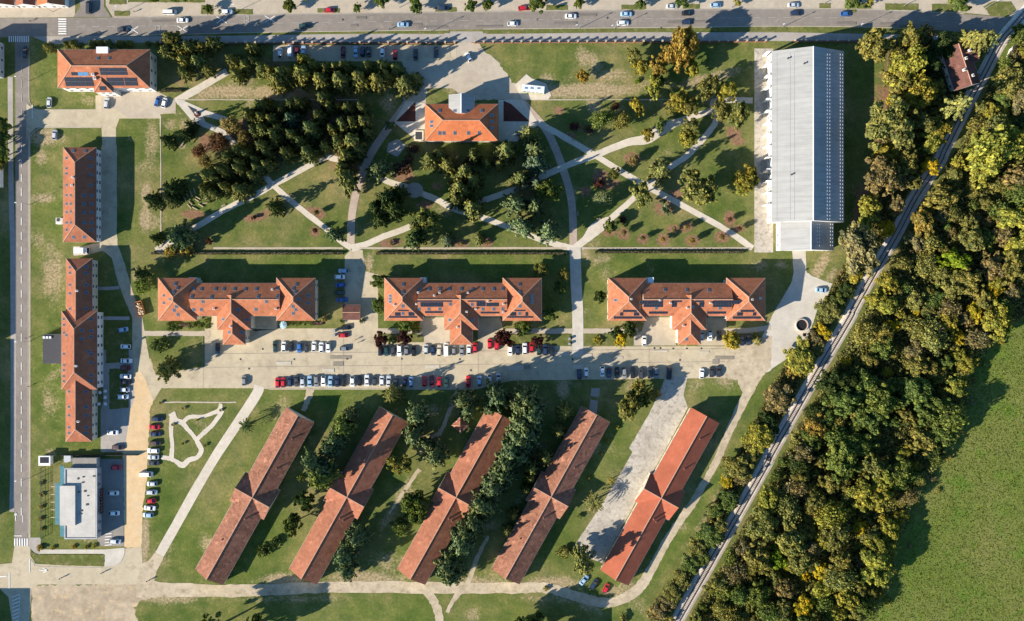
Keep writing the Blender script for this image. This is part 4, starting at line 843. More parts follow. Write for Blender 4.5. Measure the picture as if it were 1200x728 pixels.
def trunk(kind, seed):
    random.seed(seed); mb = MB(); top = {'spruce': .95, 'palm': .78}.get(kind, .62); r = {'spruce': .075, 'palm': .1, 'bush': .04}.get(kind, .075)
    zs = [0, top*.4, top*.75, top]; pts = [Vector((random.gauss(0,.02)*i, random.gauss(0,.02)*i, z)) for i, z in enumerate(zs)]; rs = [r, r*.75, r*.5, r*.2]
    for i in range(3): mb.tube(pts[i], pts[i+1], rs[i], rs[i+1], 6)
    if kind in ('leaf', 'bush', 'bare'):
        for i in range(6 if kind != 'bare' else 18):
            a = i*2.4+random.random(); s = pts[1].lerp(pts[3], random.random()*.8); e = s+Vector((math.cos(a)*random.uniform(.4,.75), math.sin(a)*random.uniform(.4,.75), random.uniform(.12,.32))); mb.tube(s, e, r*.4, r*.12, 5)
            if kind == 'bare':
                for j in range(3): e2 = s.lerp(e, .5+.25*j)+Vector((random.uniform(-.25,.25), random.uniform(-.25,.25), .1)); mb.tube(s.lerp(e, .35+.25*j), e2, r*.2, r*.06, 4)
    return mb.me('trunk', M['bark'])
KIND = {
 'leaf':   ([broadleaf(10+i, 16+3*i, 5600) for i in range(6)], [trunk('leaf', 3+i) for i in range(3)]),
 'loose':  ([broadleaf(30+i, 44, 3600, .15, .055, .55) for i in range(4)], [trunk('bare', 9)]),
 'spruce': ([spruce(40+i, 15+2*i, .7+.08*i) for i in range(6)], [trunk('spruce', 20)]),
 'star':   ([spruce(50, 9, .6, .2, .06, 6, .1, .15, 40), spruce(51, 10, .6, .2, .06, 6, .1, .15, 40)], [trunk('spruce', 21)]),
 'cedar':  ([cedar(60+i) for i in range(5)], [trunk('spruce', 22)]),
 'palm':   ([palm(70)], [trunk('palm', 23)]),
 'bush':   ([broadleaf(80+i, 12, 1300, .05, .11) for i in range(3)], [trunk('bush', 24)]),
}
C_ = dict(green=(.140,.182,.058), olive=(.225,.215,.076), brown=(.235,.195,.105), ygreen=(.290,.280,.065), yellow=(.46,.36,.04), ochre=(.31,.23,.07), dark=(.062,.090,.036), conifer=(.158,.170,.064), pine=(.190,.194,.070),
          blue=(.130,.180,.125), teal=(.135,.175,.092), purple=(.085,.032,.036), red=(.15,.085,.062), bright=(.18,.25,.03), pale=(.19,.22,.12), gold=(.30,.265,.06))
CN = dict(green='green', olive='olive', brown='brownish', ygreen='yellow-green', yellow='bright yellow', ochre='ochre', dark='dark green', conifer='dark olive', pine='olive green', blue='blue-green', teal='deep green', purple='purple-leaved', red='reddish brown', bright='fresh lime green', pale='pale green', gold='golden')
NM = dict(leaf='broadleaf_tree', loose='thin_tree', spruce='spruce_tree', star='star_conifer', cedar='cedar_tree', palm='palm_tree', bush='shrub')
NW = dict(leaf='broadleaf tree', loose='thin airy tree', spruce='pointed spruce', star='star-shaped conifer', cedar='layered conifer', palm='palm', bush='rounded shrub')
ORD = ['first','second','third','fourth','fifth','sixth','seventh','eighth','ninth','tenth','eleventh','twelfth','thirteenth','fourteenth','fifteenth','sixteenth','seventeenth','eighteenth','nineteenth','twentieth','twenty-first','twenty-second','twenty-third','twenty-fourth','twenty-fifth','twenty-sixth','twenty-seventh','twenty-eighth']
TREES = []
def tree(px, py, r, kind, col, where, hk=1.0, label=None):
    crowns, trunks = KIND[kind]; rm = r/3.0*{'spruce': 1.27, 'cedar': 1.36, 'star': 1.2}.get(kind, 1.08)
    h = {'leaf': 2.0*rm+1.6, 'loose': 2.0*rm+1.2, 'spruce': 3.7*rm+3.5, 'star': 2.8*rm+2, 'cedar': 2.6*rm+3.0, 'palm': 1.6*rm+1.5, 'bush': 1.25*rm+.2}[kind]*hk*random.uniform(.9, 1.1)
    h = min(h, 23); x, y = P(px, py, h*.55); sz = 'small' if r < 6 else ('big' if r >= 14 else 'mid-sized')
    root = empty(NM[kind], (x, y, 0), random.uniform(0, 6.28), label or f'{sz} {CN[col]} {NW[kind]} {where}', 'shrub' if kind == 'bush' else 'tree', 'plants ' + where)
    ux = random.uniform(.82, 1.22) if kind in ('leaf', 'loose', 'bush', 'cedar') else 1.0
    root.scale = (rm*ux, rm/ux, h)
    c = link('crown', random.choice(crowns), root); k = random.uniform(.85, 1.15); b = C_[col]; j = random.uniform(-.08, .08)
    c.color = (b[0]*k*(1+j), b[1]*k, b[2]*k*(1-j), 1); link('trunk', random.choice(trunks), root)
    TREES.append((px, py, col, kind, root)); return root
def trees(txt, kind, col, where, hk=1.0):
    for t in txt.split():
        v = t.split(','); w_ = where
        if where == 'between the barracks':
            u_ = float(v[0])+(float(v[1])-581.5)*.558
            w_ = 'at the car row end of the barracks' if float(v[1]) < 482 else 'beside the weathered barrack' if u_ < 408 else 'beside the worn footpath' if u_ < 500 else 'in the belt of tall conifers' if u_ < 610 else 'shading the blackened barrack'
        tree(float(v[0]), float(v[1]), float(v[2]), v[3] if len(v) > 3 and v[3] else kind, v[4] if len(v) > 4 else col, w_, hk)
random.seed(11)
G = 'beside the solar roofed house'
trees('199,44,9 196,60,10 209,57,8 222,54,9 216,71,9 237,54,7 249,50,9 232,71,10 216,84,8 244,82,7', 'cedar', 'pine', G)
trees('85,51,6 77,51,5 107,50,4.5 116,50,4.5 125,50,4.5 139,50,4.5 150,50,4.5 184,51,4 172,50,3 54,54,6', 'spruce', 'pine', 'in the row behind the solar roofed house', .55)
G = 'in the row below the shaded parking strip'
trees('294,56,8 270,70,9 286,75,8 295,71,7 306,79,9 277,87,8 316,82,9 323,93,11 330,86,11 339,85,10 354,69,9,,gold 352,84,12 366,78,9 374,92,11 381,79,7 392,78,7 402,77,9 397,91,12 420,90,12 430,77,9 441,93,11 447,77,10 452,87,9 462,80,8 474,96,12 486,91,8', 'spruce', 'pine', G, .8)
G = 'in the dense conifer grove'
trees('378,114,9 340,121,8 340,138,13,star,blue 372,134,9 326,151,9 362,149,13 396,124,6 407,126,8 422,124,7 400,144,10 412,142,10 425,141,10 341,157,10 322,162,9 334,177,10 360,177,11 395,164,11 411,165,12,,pine 405,181,11 400,195,9 419,176,8 305,122,10 290,132,10 305,136,9 307,151,10 321,157,10 297,151,8 279,176,11,,pine 267,184,10 307,171,10 289,181,9 299,187,9 280,191,10 312,192,9 267,197,8 244,205,12,,pine 239,221,9 260,200,10 279,197,10 262,218,9 279,221,11 249,226,7 300,195,9 350,120,8 388,150,8 352,165,9 380,170,8 330,130,7 318,140,9 430,155,7 385,125,7 295,205,8 312,178,8', 'spruce', 'conifer', G, .9)
G = 'on the lawn edge of the conifer grove'
trees('270,146,10,loose,brown 255,166,10,loose,red 234,177,8,loose,red 241,189,8,loose,brown 222,146,8,star,dark 215,156,8,star,dark 194,164,9,star,dark 284,160,7,loose,brown', 'loose', 'brown', G)
G = 'near the log benches'
trees('176,234,11,star,dark 200,220,13,star,dark 198,234,9,star,conifer 181,279,8,star,dark 208,277,13,cedar,teal 221,276,9,cedar,teal 199,295,7,bush,ochre 219,294,8,bush,ochre 320,242,11,star,dark 391,274,9,cedar,teal 405,209,13,cedar,conifer 412,199,8,loose,brown', 'star', 'dark', G)
G = 'beside the round grey plaza'
trees('444,197,12,cedar,teal 484,175,6,bush,red 472,197,9,bush,red 439,241,8 445,257,9 468,226,9 453,232,12 462,245,11 499,261,16,leaf,pine 486,278,12,cedar,dark 524,280,7,spruce,blue 457,147,6,leaf,pale 479,186,5,bush,red', 'cedar', 'dark', G)
G = 'below the house with the metal porch'
trees('503,185,10 524,193,10 544,199,10 554,181,8 592,175,12,,pine 619,156,13,star,pine 627,175,12,cedar,teal 610,208,10 629,191,13,cedar,blue 645,224,13,leaf,green 604,239,13,cedar,teal 627,241,10,cedar,teal 612,265,13,cedar,teal 643,270,13,cedar,teal 553,210,10 538,220,14,,pine 553,243,13,,pine 534,232,9 561,278,6 629,214,7,spruce,blue 515,180,8 570,190,7 585,192,6', 'spruce', 'conifer', G)
G = 'on the park lawn towards the metal hall'
trees('683,89,7,,ochre 743,66,9,,olive 750,79,9,,gold 771,78,11,,ochre 797,57,20,,ochre 783,65,10,,ochre 810,79,9,,ygreen 747,95,3,bush,bright 766,102,11,,ygreen 773,96,6,,green 746,126,9,,gold 795,118,11,,gold 787,125,8,,olive 808,126,10,,olive 829,104,13,,olive 852,107,11,,ygreen 846,119,4,,gold 705,139,12,loose,green 729,143,10,loose,olive 721,125,5,loose,red 773,146,7,,green 759,158,7,,gold 808,148,10,,olive 806,162,10,,gold 845,131,11,,olive 864,135,13,,olive 673,148,5,bush,purple 719,204,7,,pine 707,232,9,loose,pale 775,199,14,star,pine 817,219,19,,olive 828,226,12,,olive 874,209,14,,gold 868,222,8,,ygreen 752,227,13,,olive 780,243,8,bush,pale 714,264,7,,green 730,258,4,bush,purple 690,152,5,bush,red 702,215,6,bush,purple 742,188,6,loose,brown', 'leaf', 'olive', G)
G = 'in a mulched ring on the park lawn'
trees('731,273,3.4,loose,brown 714,270,3,bush,green 753,279,3,loose,brown 777,281,3,loose,ochre 790,269,3,loose,brown 805,266,3.5,loose,brown 811,282,3.5,loose,ochre 846,278,3.5,loose,brown 855,257,3,loose,red 866,268,3,loose,red 371,249,3,loose,brown 369,270,3,loose,red 458,285,3,bush,brown 540,286,3,bush,brown 571,284,3,bush,brown 297,255,3,bush,red 245,283,4,bush,purple', 'loose', 'brown', G, 1.3)
G = 'on the pavement across the main road'
trees('339,8,7,,green 419,9.5,5 447,1,8 487,6,8 552,6,7 572,5,6 630,5,10 679,4,6 751,5,6 799,3,7 864,3,4,,gold 999,4,9 1019,2,4,,gold 1124,5,10 244,11,5 180,-3,6 220,-3,6 205,-4,6', 'leaf', 'green', G)
for i, (a, b) in enumerate([(360,-8),(300,-10),(430,-12),(520,-10),(700,-10),(780,-12),(560,-8),(650,-10)]): tree(a, b, 7, 'leaf', 'green', G)
G = 'beside the narrow road in the shade'
trees('5,148,9 3,160,10 4,180,8 0,192,7,,olive -6,170,9', 'leaf', 'green', G)
G = 'around the winged blocks'
trees('165,322,8,cedar,dark 166,336,9,loose,green 187,404,9,bush,dark 194,433,12,cedar,conifer 203,428,6,bush,dark 445,329,9 444,357,9 475,381,8 487,385,6,bush,ygreen 446,398,8,,purple 474,396,8,,purple 460,399,5,bush,green 591,396,10,,purple 612,383,9 630,400,7,,purple 644,368,8 634,317,9,,olive 660,322,7,,olive 656,338,7,,green 702,348,7,,dark 727,398,8,,yellow 700,399,5,bush,gold 857,399,10,,gold 857,398,8,bush,yellow 887,398,6,bush,olive 722,389,7,,dark 738,385,8,,dark 380,373,4,bush,brown', 'leaf', 'green', G, .9)
for a, b in [(128,400),(152,400),(182,400),(268,415),(295,405),(335,412),(380,378),(382,415),(955,397),(995,397),(1040,395),(1085,395),(130,432),(155,432),(182,432)]:
    tree(175+a/5.714, 310+b/5.714, 2.6, 'bush', 'green', 'clipped as a ball before the block without solar panels')
for a, b in [(149,372),(149,375),(400,376),(424,376)]: pass
tree(401.5, 376, 3, 'bush', 'dark', 'at the garage corners'); tree(424, 376, 3, 'bush', 'dark', 'at the garage corners')
G = 'between the barracks'
trees('403,501,13,,green 385,526,12 367,544,14 378,551,11 376,560,15,,green 357,587,11,leaf,dark 343,614,11,leaf,dark 418,631,13 403,653,13 406,670,11 459,464,12,star,pine 469,544,12,leaf,olive 488,487,14 484,510,13 511,535,14 543,469,13 548,480,11 582,466,15 607,473,13 613,496,16 600,530,16 609,516,15 593,544,14 616,469,16 623,487,17 616,508,16 607,535,14 590,557,14 578,572,16 566,594,15 556,614,14 546,623,13 541,638,15 526,665,14 529,677,12 486,589,15,leaf,green 469,616,10,leaf,green 486,604,11,leaf,green 662,484,11,star,pine 655,507,10,star,pine 639,537,12,star,pine 623,550,11,star,pine 617,574,8,star,pine 602,604,8,star,pine 595,623,8,star,pine 622,560,9,star,pine 393,515,11 410,488,9 322,636,6,bush,dark 308,646,7,bush,dark 352,560,4,bush,green 500,520,8 575,480,9', 'cedar', 'teal', G)
G = 'beside the concrete apron'
trees('737,475,14,leaf,olive 750,459,12,leaf,olive 754,466,9,leaf,green 696,589,13,palm,pine 716,563,6,palm,olive 684,660,14,cedar,conifer 662,648,8,bush,olive 730,725,5,bush,olive 723,501,3,bush,ygreen 712,516,3,bush,ygreen 704,532,2.5,bush,ygreen 690,560,2.5,bush,ygreen 680,605,3,bush,green 768,462,6,bush,ochre 640,690,3,bush,olive', 'leaf', 'olive', G)
tree(290, 498, 10, 'palm', 'dark', '', 1.0, 'lone dark spiky palm beside the concrete lane')
for a, b in [(202,498),(232,492),(214,479),(258,481),(240,522),(214,520),(188,472)]: tree(a, b, 1.6, 'bush', 'olive', 'in the small garden', 1.6)
for a, b in [(48,566),(48,580),(48,594),(47,608),(49,620),(46,640),(62,642),(86,641),(101,641),(110,640)]: tree(a, b, 2.4, 'bush', random.choice(['gold', 'ochre', 'green']), 'around the flat roofed building')
tree(46.5, 642.5, 3.6, 'bush', 'ochre', '', 1, 'orange autumn shrub at the zebra crossing')
for a, b, r_ in [(250,742,20),(275,748,16),(300,738,14),(615,738,16),(595,745,15),(640,741,12),(628,724,8)]: tree(a, b, r_, 'leaf', 'green', 'beyond the dirt track', 1.35)
G = 'between the metal hall and the railway'
trees('1027,55,18,,olive 1066,46,14,,olive 1061,77,22,,ygreen 1052,92,17,,olive 1074,108,19,,gold 1092,106,13,,olive 1044,117,6,,yellow 1041,145,26,,olive 1081,145,15,,olive 1101,154,13,,gold 1090,167,12,,ygreen 1055,163,15,,olive 1083,42,10,,brown 1099,53,13,,dark 1092,70,13,,dark 1147,46,18,star,pine 1135,44,13,star,pine 1160,48,13,star,pine 1123,122,19,star,pine 1140,90,7,bush,green 1136,98,6,bush,green 1035,180,13,,gold 1033,206,20,,brown 1061,189,15,,olive 1052,210,13,,brown 1090,195,10,,yellow 1020,243,13,,gold 1015,259,10,,ygreen 1050,241,10,,brown 1039,268,9,,yellow 1004,294,24,,brown 1026,252,9,,brown 1002,316,10,,olive 1003,324,8,,gold 1112,60,10,,dark 1075,130,10,,olive 1085,90,10,,dark 1070,212,9,,olive', 'leaf', 'olive', G)
G = 'along the campus side of the railway'
trees('992,342,10,,dark 970,364,14,,olive 965,388,9,,yellow 952,397,10,,brown 937,419,18,,gold 912,465,17,,brown 898,495,11,,dark 886,512,17,,ygreen 863,549,16,,olive 851,563,8,,yellow 853,587,12,,green 879,533,10,,olive 902,506,9,,dark 838,598,10,,green 830,627,14,,green 818,641,11,,olive 810,661,12,,green 798,678,11,,olive 789,694,12,,olive 781,706,10,,brown 771,716,12,,brown 822,655,9,,green 842,617,10,,olive 955,410,9,,olive 870,560,9,,brown 980,352,10,,green 928,432,9,,ochre 778,724,10,,olive', 'leaf', 'olive', G, .46)
# the wood beyond the railway: the ones that stand out, then the rest between them
placed = []
def wood(px, py, r, col, kind='leaf'):
    placed.append((px, py, r)); tree(px, py, r, kind, col, 'in the wood ' + ('by the brown house' if py < 190 else 'opposite the metal hall' if py < 320 else 'opposite the round well' if py < 440 else 'opposite the red barrack' if py < 590 else 'by the track bend'), .95)['group'] = 'trees in the wood beyond the railway'
for t in '1118,305,15,bright 1165,340,10,yellow 1168,330,10,ygreen 1140,367,10,yellow 1109,378,13,gold 1122,394,8,yellow 1168,377,17,ygreen 1122,418,9,ygreen 1133,427,10,ygreen 1099,440,7,yellow 1120,452,12,ygreen 1024,661,19,ygreen 991,698,14,gold 1009,579,17,gold 1028,583,15,gold 1007,618,8,yellow 1050,607,7,gold 978,624,16,olive 961,668,9,yellow 942,674,6,yellow 963,689,12,ygreen 942,709,12,yellow 926,663,7,yellow 911,652,13,bright 902,587,14,ygreen 889,696,14,green 981,720,12,ygreen 955,590,13,olive 1165,178,26,ygreen 1183,165,20,ygreen 1150,172,16,ygreen 1147,202,15,gold 1189,257,18,ygreen 1191,285,15,ygreen 1138,281,14,olive 1079,263,14,ochre 1161,134,11,gold 1187,97,19,olive 1195,118,16,brown 1172,117,10,green 1046,382,8,yellow 1026,351,11,gold 1038,331,12,gold 992,423,6,yellow 1055,605,8,gold 988,470,17,green 1010,450,16,green 1035,470,18,green 985,540,18,green 1005,520,16,green 1020,545,15,olive 1070,460,18,green 1085,490,15,green 955,500,13,ochre 940,530,12,brown 1035,560,14,ygreen 1058,530,9,ygreen 1193,40,10,green 1100,440,9,olive 1075,430,13,olive'.split():
    v = t.split(','); wood(float(v[0]), float(v[1]), float(v[2]), v[3])
for t in '1062,612,5 1048,622,4 1056,590,5 1075,590,4 1092,560,5 1112,535,5 1128,505,4 1138,470,5 1142,446,4 1150,425,5 1175,400,4 1040,706,4 1048,668,4 1066,640,3 1100,575,3'.split():
    v = t.split(','); tree(float(v[0]), float(v[1]), float(v[2]), 'bush', random.choice(['olive', 'ygreen', 'brown', 'green']), 'at the ragged meadow edge', .9)
rr = random.Random(5); cand = 0; n_w = len(placed)
FI = [(x, y) for x, y in FOREST]
while cand < 26000 and n_w < 300:
    cand += 1; px, py = rr.uniform(795, 1208), rr.uniform(36, 735); r = rr.choice([5, 6, 7, 8, 9, 10, 11, 12, 13, 15, 17])
    if not inside(np.array([px]), np.array([py]), FI)[0]: continue
    if not all(inside(np.array([px+dx]), np.array([py+dy]), FI)[0] for dx, dy in ((r*.55,0),(-r*.55,0),(0,r*.55))): continue
    if any((px-a)**2+(py-b)**2 < (0.56*(r+c))**2 for a, b, c in placed): continue
    if 1125 < px and py < 75: r = 7
    g = math.sin(px*.021+1.3)+math.sin(py*.017)+rr.gauss(0, .7)
    if px > 1040 and 250 < py < 430: pal = ['brown', 'olive', 'olive', 'green', 'brown']
    elif py > 590 and px < 950: pal = ['olive', 'olive', 'brown', 'green', 'olive']
    elif 430 < py < 560: pal = ['green', 'olive', 'green', 'dark', 'olive']
    else: pal = ['olive', 'green', 'ygreen', 'brown', 'olive', 'olive']
    col = pal[int(abs(g*7)) % len(pal)]
    if rr.random() < .05: col = rr.choice(['yellow', 'gold', 'gold']); r = 6
    wood(px, py, r, col, 'loose' if rr.random() < .42 else 'leaf'); n_w += 1
rw_ = sorted((t_ for t_ in TREES if t_[4]['group'] == 'plants in the row below the shaded parking strip'), key=lambda t_: -t_[0])
for i_, t_ in enumerate(rw_): t_[4]['label'] = f'{ORD[i_]} spruce from the sandy yard, in the row below the parking strip'
seen = {}
for t_ in TREES: seen.setdefault(t_[4]['label'], []).append(t_)
for lb, ts in seen.items():
    if len(ts) < 3: continue
    for (px, py, col, kind, root) in ts:
        near = sorted((t_ for t_ in TREES if t_[4] is not root and (t_[2], t_[3]) != (col, kind)), key=lambda t_: (t_[0]-px)**2+(t_[1]-py)**2)[0]
        new = lb + f', by {"an" if CN[near[2]][0] in "aeo" else "a"} {CN[near[2]]} one'
        if (near[0]-px)**2+(near[1]-py)**2 < 32**2 and len(new.split()) <= 16: root['label'] = new
def scatter_stuff(name, poly, n, size, zr, col, label, seed, mat='leaf', rnd=.6):
    global rng; rng = np.random.default_rng(seed); xs = [p[0] for p in poly]; ys = [p[1] for p in poly]; out = []
    while sum(map(len, out)) < n:
        q = np.stack([rng.uniform(min(xs), max(xs), n), rng.uniform(min(ys), max(ys), n)], 1); out.append(q[inside(q[:, 0], q[:, 1], poly)])
    q = np.concatenate(out)[:n]; k = .5+.5*np.sin(q[:, 0]*.35+2*np.sin(q[:, 1]*.23))*np.sin(q[:, 1]*.41); z = rng.uniform(zr[0], zr[1], n)*(.35+.65*k)
    c = np.stack([(q[:, 0]-600)/3, (364-q[:, 1])/3, z], 1); o = link(name, leaf_mesh(name, c, np.tile((0, 0, .6), (n, 1)), np.full(n, size), M[mat], rnd)); o.color = (*col, 1)
    return tag(o, label, kind='stuff')
scatter_stuff('undergrowth', FOREST, 110000, .33, (.2, 5.0), (.195,.195,.075), 'brambles and undergrowth filling the wood', 91)
scatter_stuff('undergrowth', WSTRIP, 22000, .32, (.1, 1.7), (.165,.155,.062), 'undergrowth along the campus side of the railway', 92)
scatter_stuff('meadow_grass', MEADOW, 20000, .24, (.02, .12), (.145,.180,.038), 'tufted long grass of the meadow', 93, 'leaf', .9)

# clipped hedges
HB = leaf_mesh
def hedge(x0, x1, y, w, h, label):
    global rng; rng = np.random.default_rng(int(x0)); L_ = (x1-x0)/3; n = int(L_*26); u = rng.uniform(-L_/2, L_/2, n); f = rng.uniform(-1, 1, n); top = rng.random(n) < .5
    yy = np.where(top, f*w/2, np.sign(f)*w/2); zz = np.where(top, h, rng.uniform(.05, h, n)); nn = np.where(top[:, None], np.array((0,0,1.)), np.stack([0*f, np.sign(f), .2+0*f], 1))
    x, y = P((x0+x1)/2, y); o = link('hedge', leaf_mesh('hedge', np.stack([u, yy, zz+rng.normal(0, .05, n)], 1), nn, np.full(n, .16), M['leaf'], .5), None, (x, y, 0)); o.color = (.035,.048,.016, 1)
    core = MB(); core.box(-L_/2, L_/2, -w*.4, w*.4, 0, h*.93); c = core.build('hedge_core', M['bark'], o); return tag(o, label, 'hedge', 'clipped hedges below the park')
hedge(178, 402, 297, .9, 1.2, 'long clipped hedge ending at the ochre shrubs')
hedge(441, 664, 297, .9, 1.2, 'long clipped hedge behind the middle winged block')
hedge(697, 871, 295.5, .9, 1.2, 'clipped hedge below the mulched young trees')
hedge(188, 214, 107, .8, 1.4, 'short hedge beside the blue parked car')
for x0, x1, y, lb in ((211,230,381,'low purple hedge before the block without solar panels'),(366,378,379,'short purple hedge beside the paved court')):
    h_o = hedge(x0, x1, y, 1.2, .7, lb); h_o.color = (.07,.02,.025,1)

# ------------------------------------------------------------------ cars
def car_protos():
    out = {}
    spec = {'hatchback': (4.05,1.76,1.47,[.20,.36,.80,.97],.93), 'saloon': (4.55,1.80,1.44,[.27,.42,.72,.86],.92), 'estate': (4.55,1.82,1.55,[.25,.38,.86,.98],.97), 'van': (5.2,1.98,2.05,[.13,.24,.94,.99],1.12)}
    for k, (L_, W_, H_, cab, belt) in spec.items():
        hl, hw = L_/2, W_/2; mb = MB()
        # stations along the length (front at +x): x fraction, half width, deck height, sill height
        st = [(0,.70,.52,.36),(.025,.86,.66,.24),(.09,.97,.78,.2),(cab[0],1.0,belt-.03,.18),(.5,1.0,belt,.18),(cab[3]-.02,.99,belt,.18),(.965,.90,belt-.06,.24),(1,.76,.58,.36)]
        if k == 'saloon': st[5] = (cab[3],.99,belt+.02,.18)
        n = len(st); vs = []
        for f, w, t, s in st:
            x = hl-f*L_; hwf = hw*w
            vs += [(x,-hwf*.92,s),(x,-hwf,s+.16),(x,-hwf,t-.14),(x,-hwf*.88,t),(x,0,t+.035),(x,hwf*.88,t),(x,hwf,t-.14),(x,hwf,s+.16),(x,hwf*.92,s)]
        fs = [(i*9+j,i*9+j+1,(i+1)*9+j+1,(i+1)*9+j) for i in range(n-1) for j in range(8)]
        fs += [(i*9+8,i*9,(i+1)*9,(i+1)*9+8) for i in range(n-1)]+[tuple(range(8,-1,-1)), tuple(range((n-1)*9, n*9))]
        mb.add(vs, fs)
        xa, xb, xc, xd = [hl-f*L_ for f in cab]; z0, z1 = belt+.01, H_; wb, wt = hw*.86, hw*.70
        # roof panel (slightly crowned) and pillars belong to the body
        R0 = [(xb,-wt,z1-.05),(xb,0,z1),(xb,wt,z1-.05)]; R1 = [((xb+xc)/2,-wt*1.02,z1-.01),((xb+xc)/2,0,z1+.04),((xb+xc)/2,wt*1.02,z1-.01)]; R2 = [(xc,-wt*.97,z1-.06),(xc,0,z1-.01),(xc,wt*.97,z1-.06)]
        mb.add(R0+R1+R2, [(0,3,4,1),(1,4,5,2),(3,6,7,4),(4,7,8,5)])
        for s in (-1, 1):
            for (p, q_) in (((xa,s*wb,z0),(xb,s*wt,z1-.05)),((xd,s*wb,z0),(xc,s*wt*.97,z1-.06)),(((xa+xd)/2-.1,s*wb*1.005,z0),((xb+xc)/2-.05,s*wt*1.02,z1-.03))): mb.tube(p, q_, .045, .04, 4)
            mb.box(xa-.25, xa-.08, s*hw*1.0 if s > 0 else -hw*1.0-.18, s*hw+.18 if s > 0 else -hw*1.0, belt-.02, belt+.12)
        body = mb.me('body', M['carpaint'])
        g = M['carglass']; ws = mesh('windscreen', [(xa,-wb*.97,z0),(xa,wb*.97,z0),(xb,wt*.95,z1-.055),(xb,-wt*.95,z1-.055)], [(0,1,2,3)], g)
        rw = mesh('rear_window', [(xd,wb*.96,z0),(xd,-wb*.96,z0),(xc,-wt*.93,z1-.065),(xc,wt*.93,z1-.065)], [(0,1,2,3)], g if k != 'van' else M['carpaint'])
        sw = [mesh('side_window', [(xa-.06,s*wb,z0),(xd+.05,s*wb,z0),(xc+.02,s*wt*.98,z1-.07),((xb+xc)/2,s*wt*1.02,z1-.03),(xb-.02,s*wt,z1-.06)], [(0,1,2,3,4)], g) for s in (-1, 1)]
        wm = MB(); wm.tube((0,-.1,0),(0,.1,0),.31,.31,12,0); wm.tube((0,-.115,0),(0,.115,0),.19,.19,10,1); wh = wm.me('wheel', [M['tyre'], M['steel']])
        wp = [(hl-.85, s*(hw-.10)) for s in (-1, 1)]+[(-hl+.78, s*(hw-.10)) for s in (-1, 1)]
        out[k] = (body, ws, rw, sw, wh, wp)
    return out
CARS = car_protos()
PAINT = dict(w=((.80,.80,.78),'white'), s=((.50,.53,.55),'silver'), g=((.20,.21,.22),'grey'), d=((.045,.05,.058),'dark grey'), k=((.012,.013,.015),'black'), b=((.03,.12,.36),'blue'), l=((.30,.46,.62),'light blue'), r=((.52,.015,.025),'red'), m=((.12,.012,.02),'maroon'), n=((.018,.05,.045),'dark green'), y=((.52,.46,.36),'beige'), o=((.10,.06,.05),'brown'), u=((.02,.035,.075),'navy'))
TYPE = dict(h='hatchback', s='saloon', e='estate', v='van')
def car(px, py, ang, code, label=None, group='cars parked on the campus', suffix=''):
    c, t = PAINT[code[0]], TYPE[code[1]]; body, ws, rw, sw, wh, wp = CARS[t]; z = gz(px, py)
    word = 'car' if t != 'van' else 'van'
    root = empty('parked_van' if t == 'van' else 'parked_car', (*P(px, py, .8), z), R(ang), label or f'{c[1]} {t if t != "estate" else "estate car"} {suffix}', word, group)
    k = random.uniform(.88, 1.1); o = link('body', body, root); o.color = (*[min(.85, v*k) for v in c[0]], 1)
    link('windscreen', ws, root); a = link('rear_window', rw, root); a.color = o.color
    for m_ in sw: link('side_window', m_, root).color = o.color
    for x, y in wp: link('wheel', wh, root, (x, y, .31))
    return root
def row(txt, ang, where, group, py=None, flip=0.35):
    """where holds {} for the ordinal"""
    for i, t in enumerate(txt.split()):
        v = t.split(','); a = ang+random.gauss(0, 1.6)+(180 if random.random() < flip else 0)
        car(float(v[0]), float(v[1])+random.gauss(0, .25), a, v[2], None, group, where.format(ORD[i]))
random.seed(21)
row('328,61.5,wh 340,59.5,wv 348,60,mh 355.5,60,ls 402,61,ms 417,61,ls 425,60.5,uh 432,60.5,dh 448,61,wh 463,64,rh 487,64,ds 511,62,ds', 90, 'in the shaded fence parking strip, {} from the hidden corner end', 'cars in the shaded parking strip')
car(549, 67, 118, 'wh', 'white hatchback standing askew on the sandy yard'); 
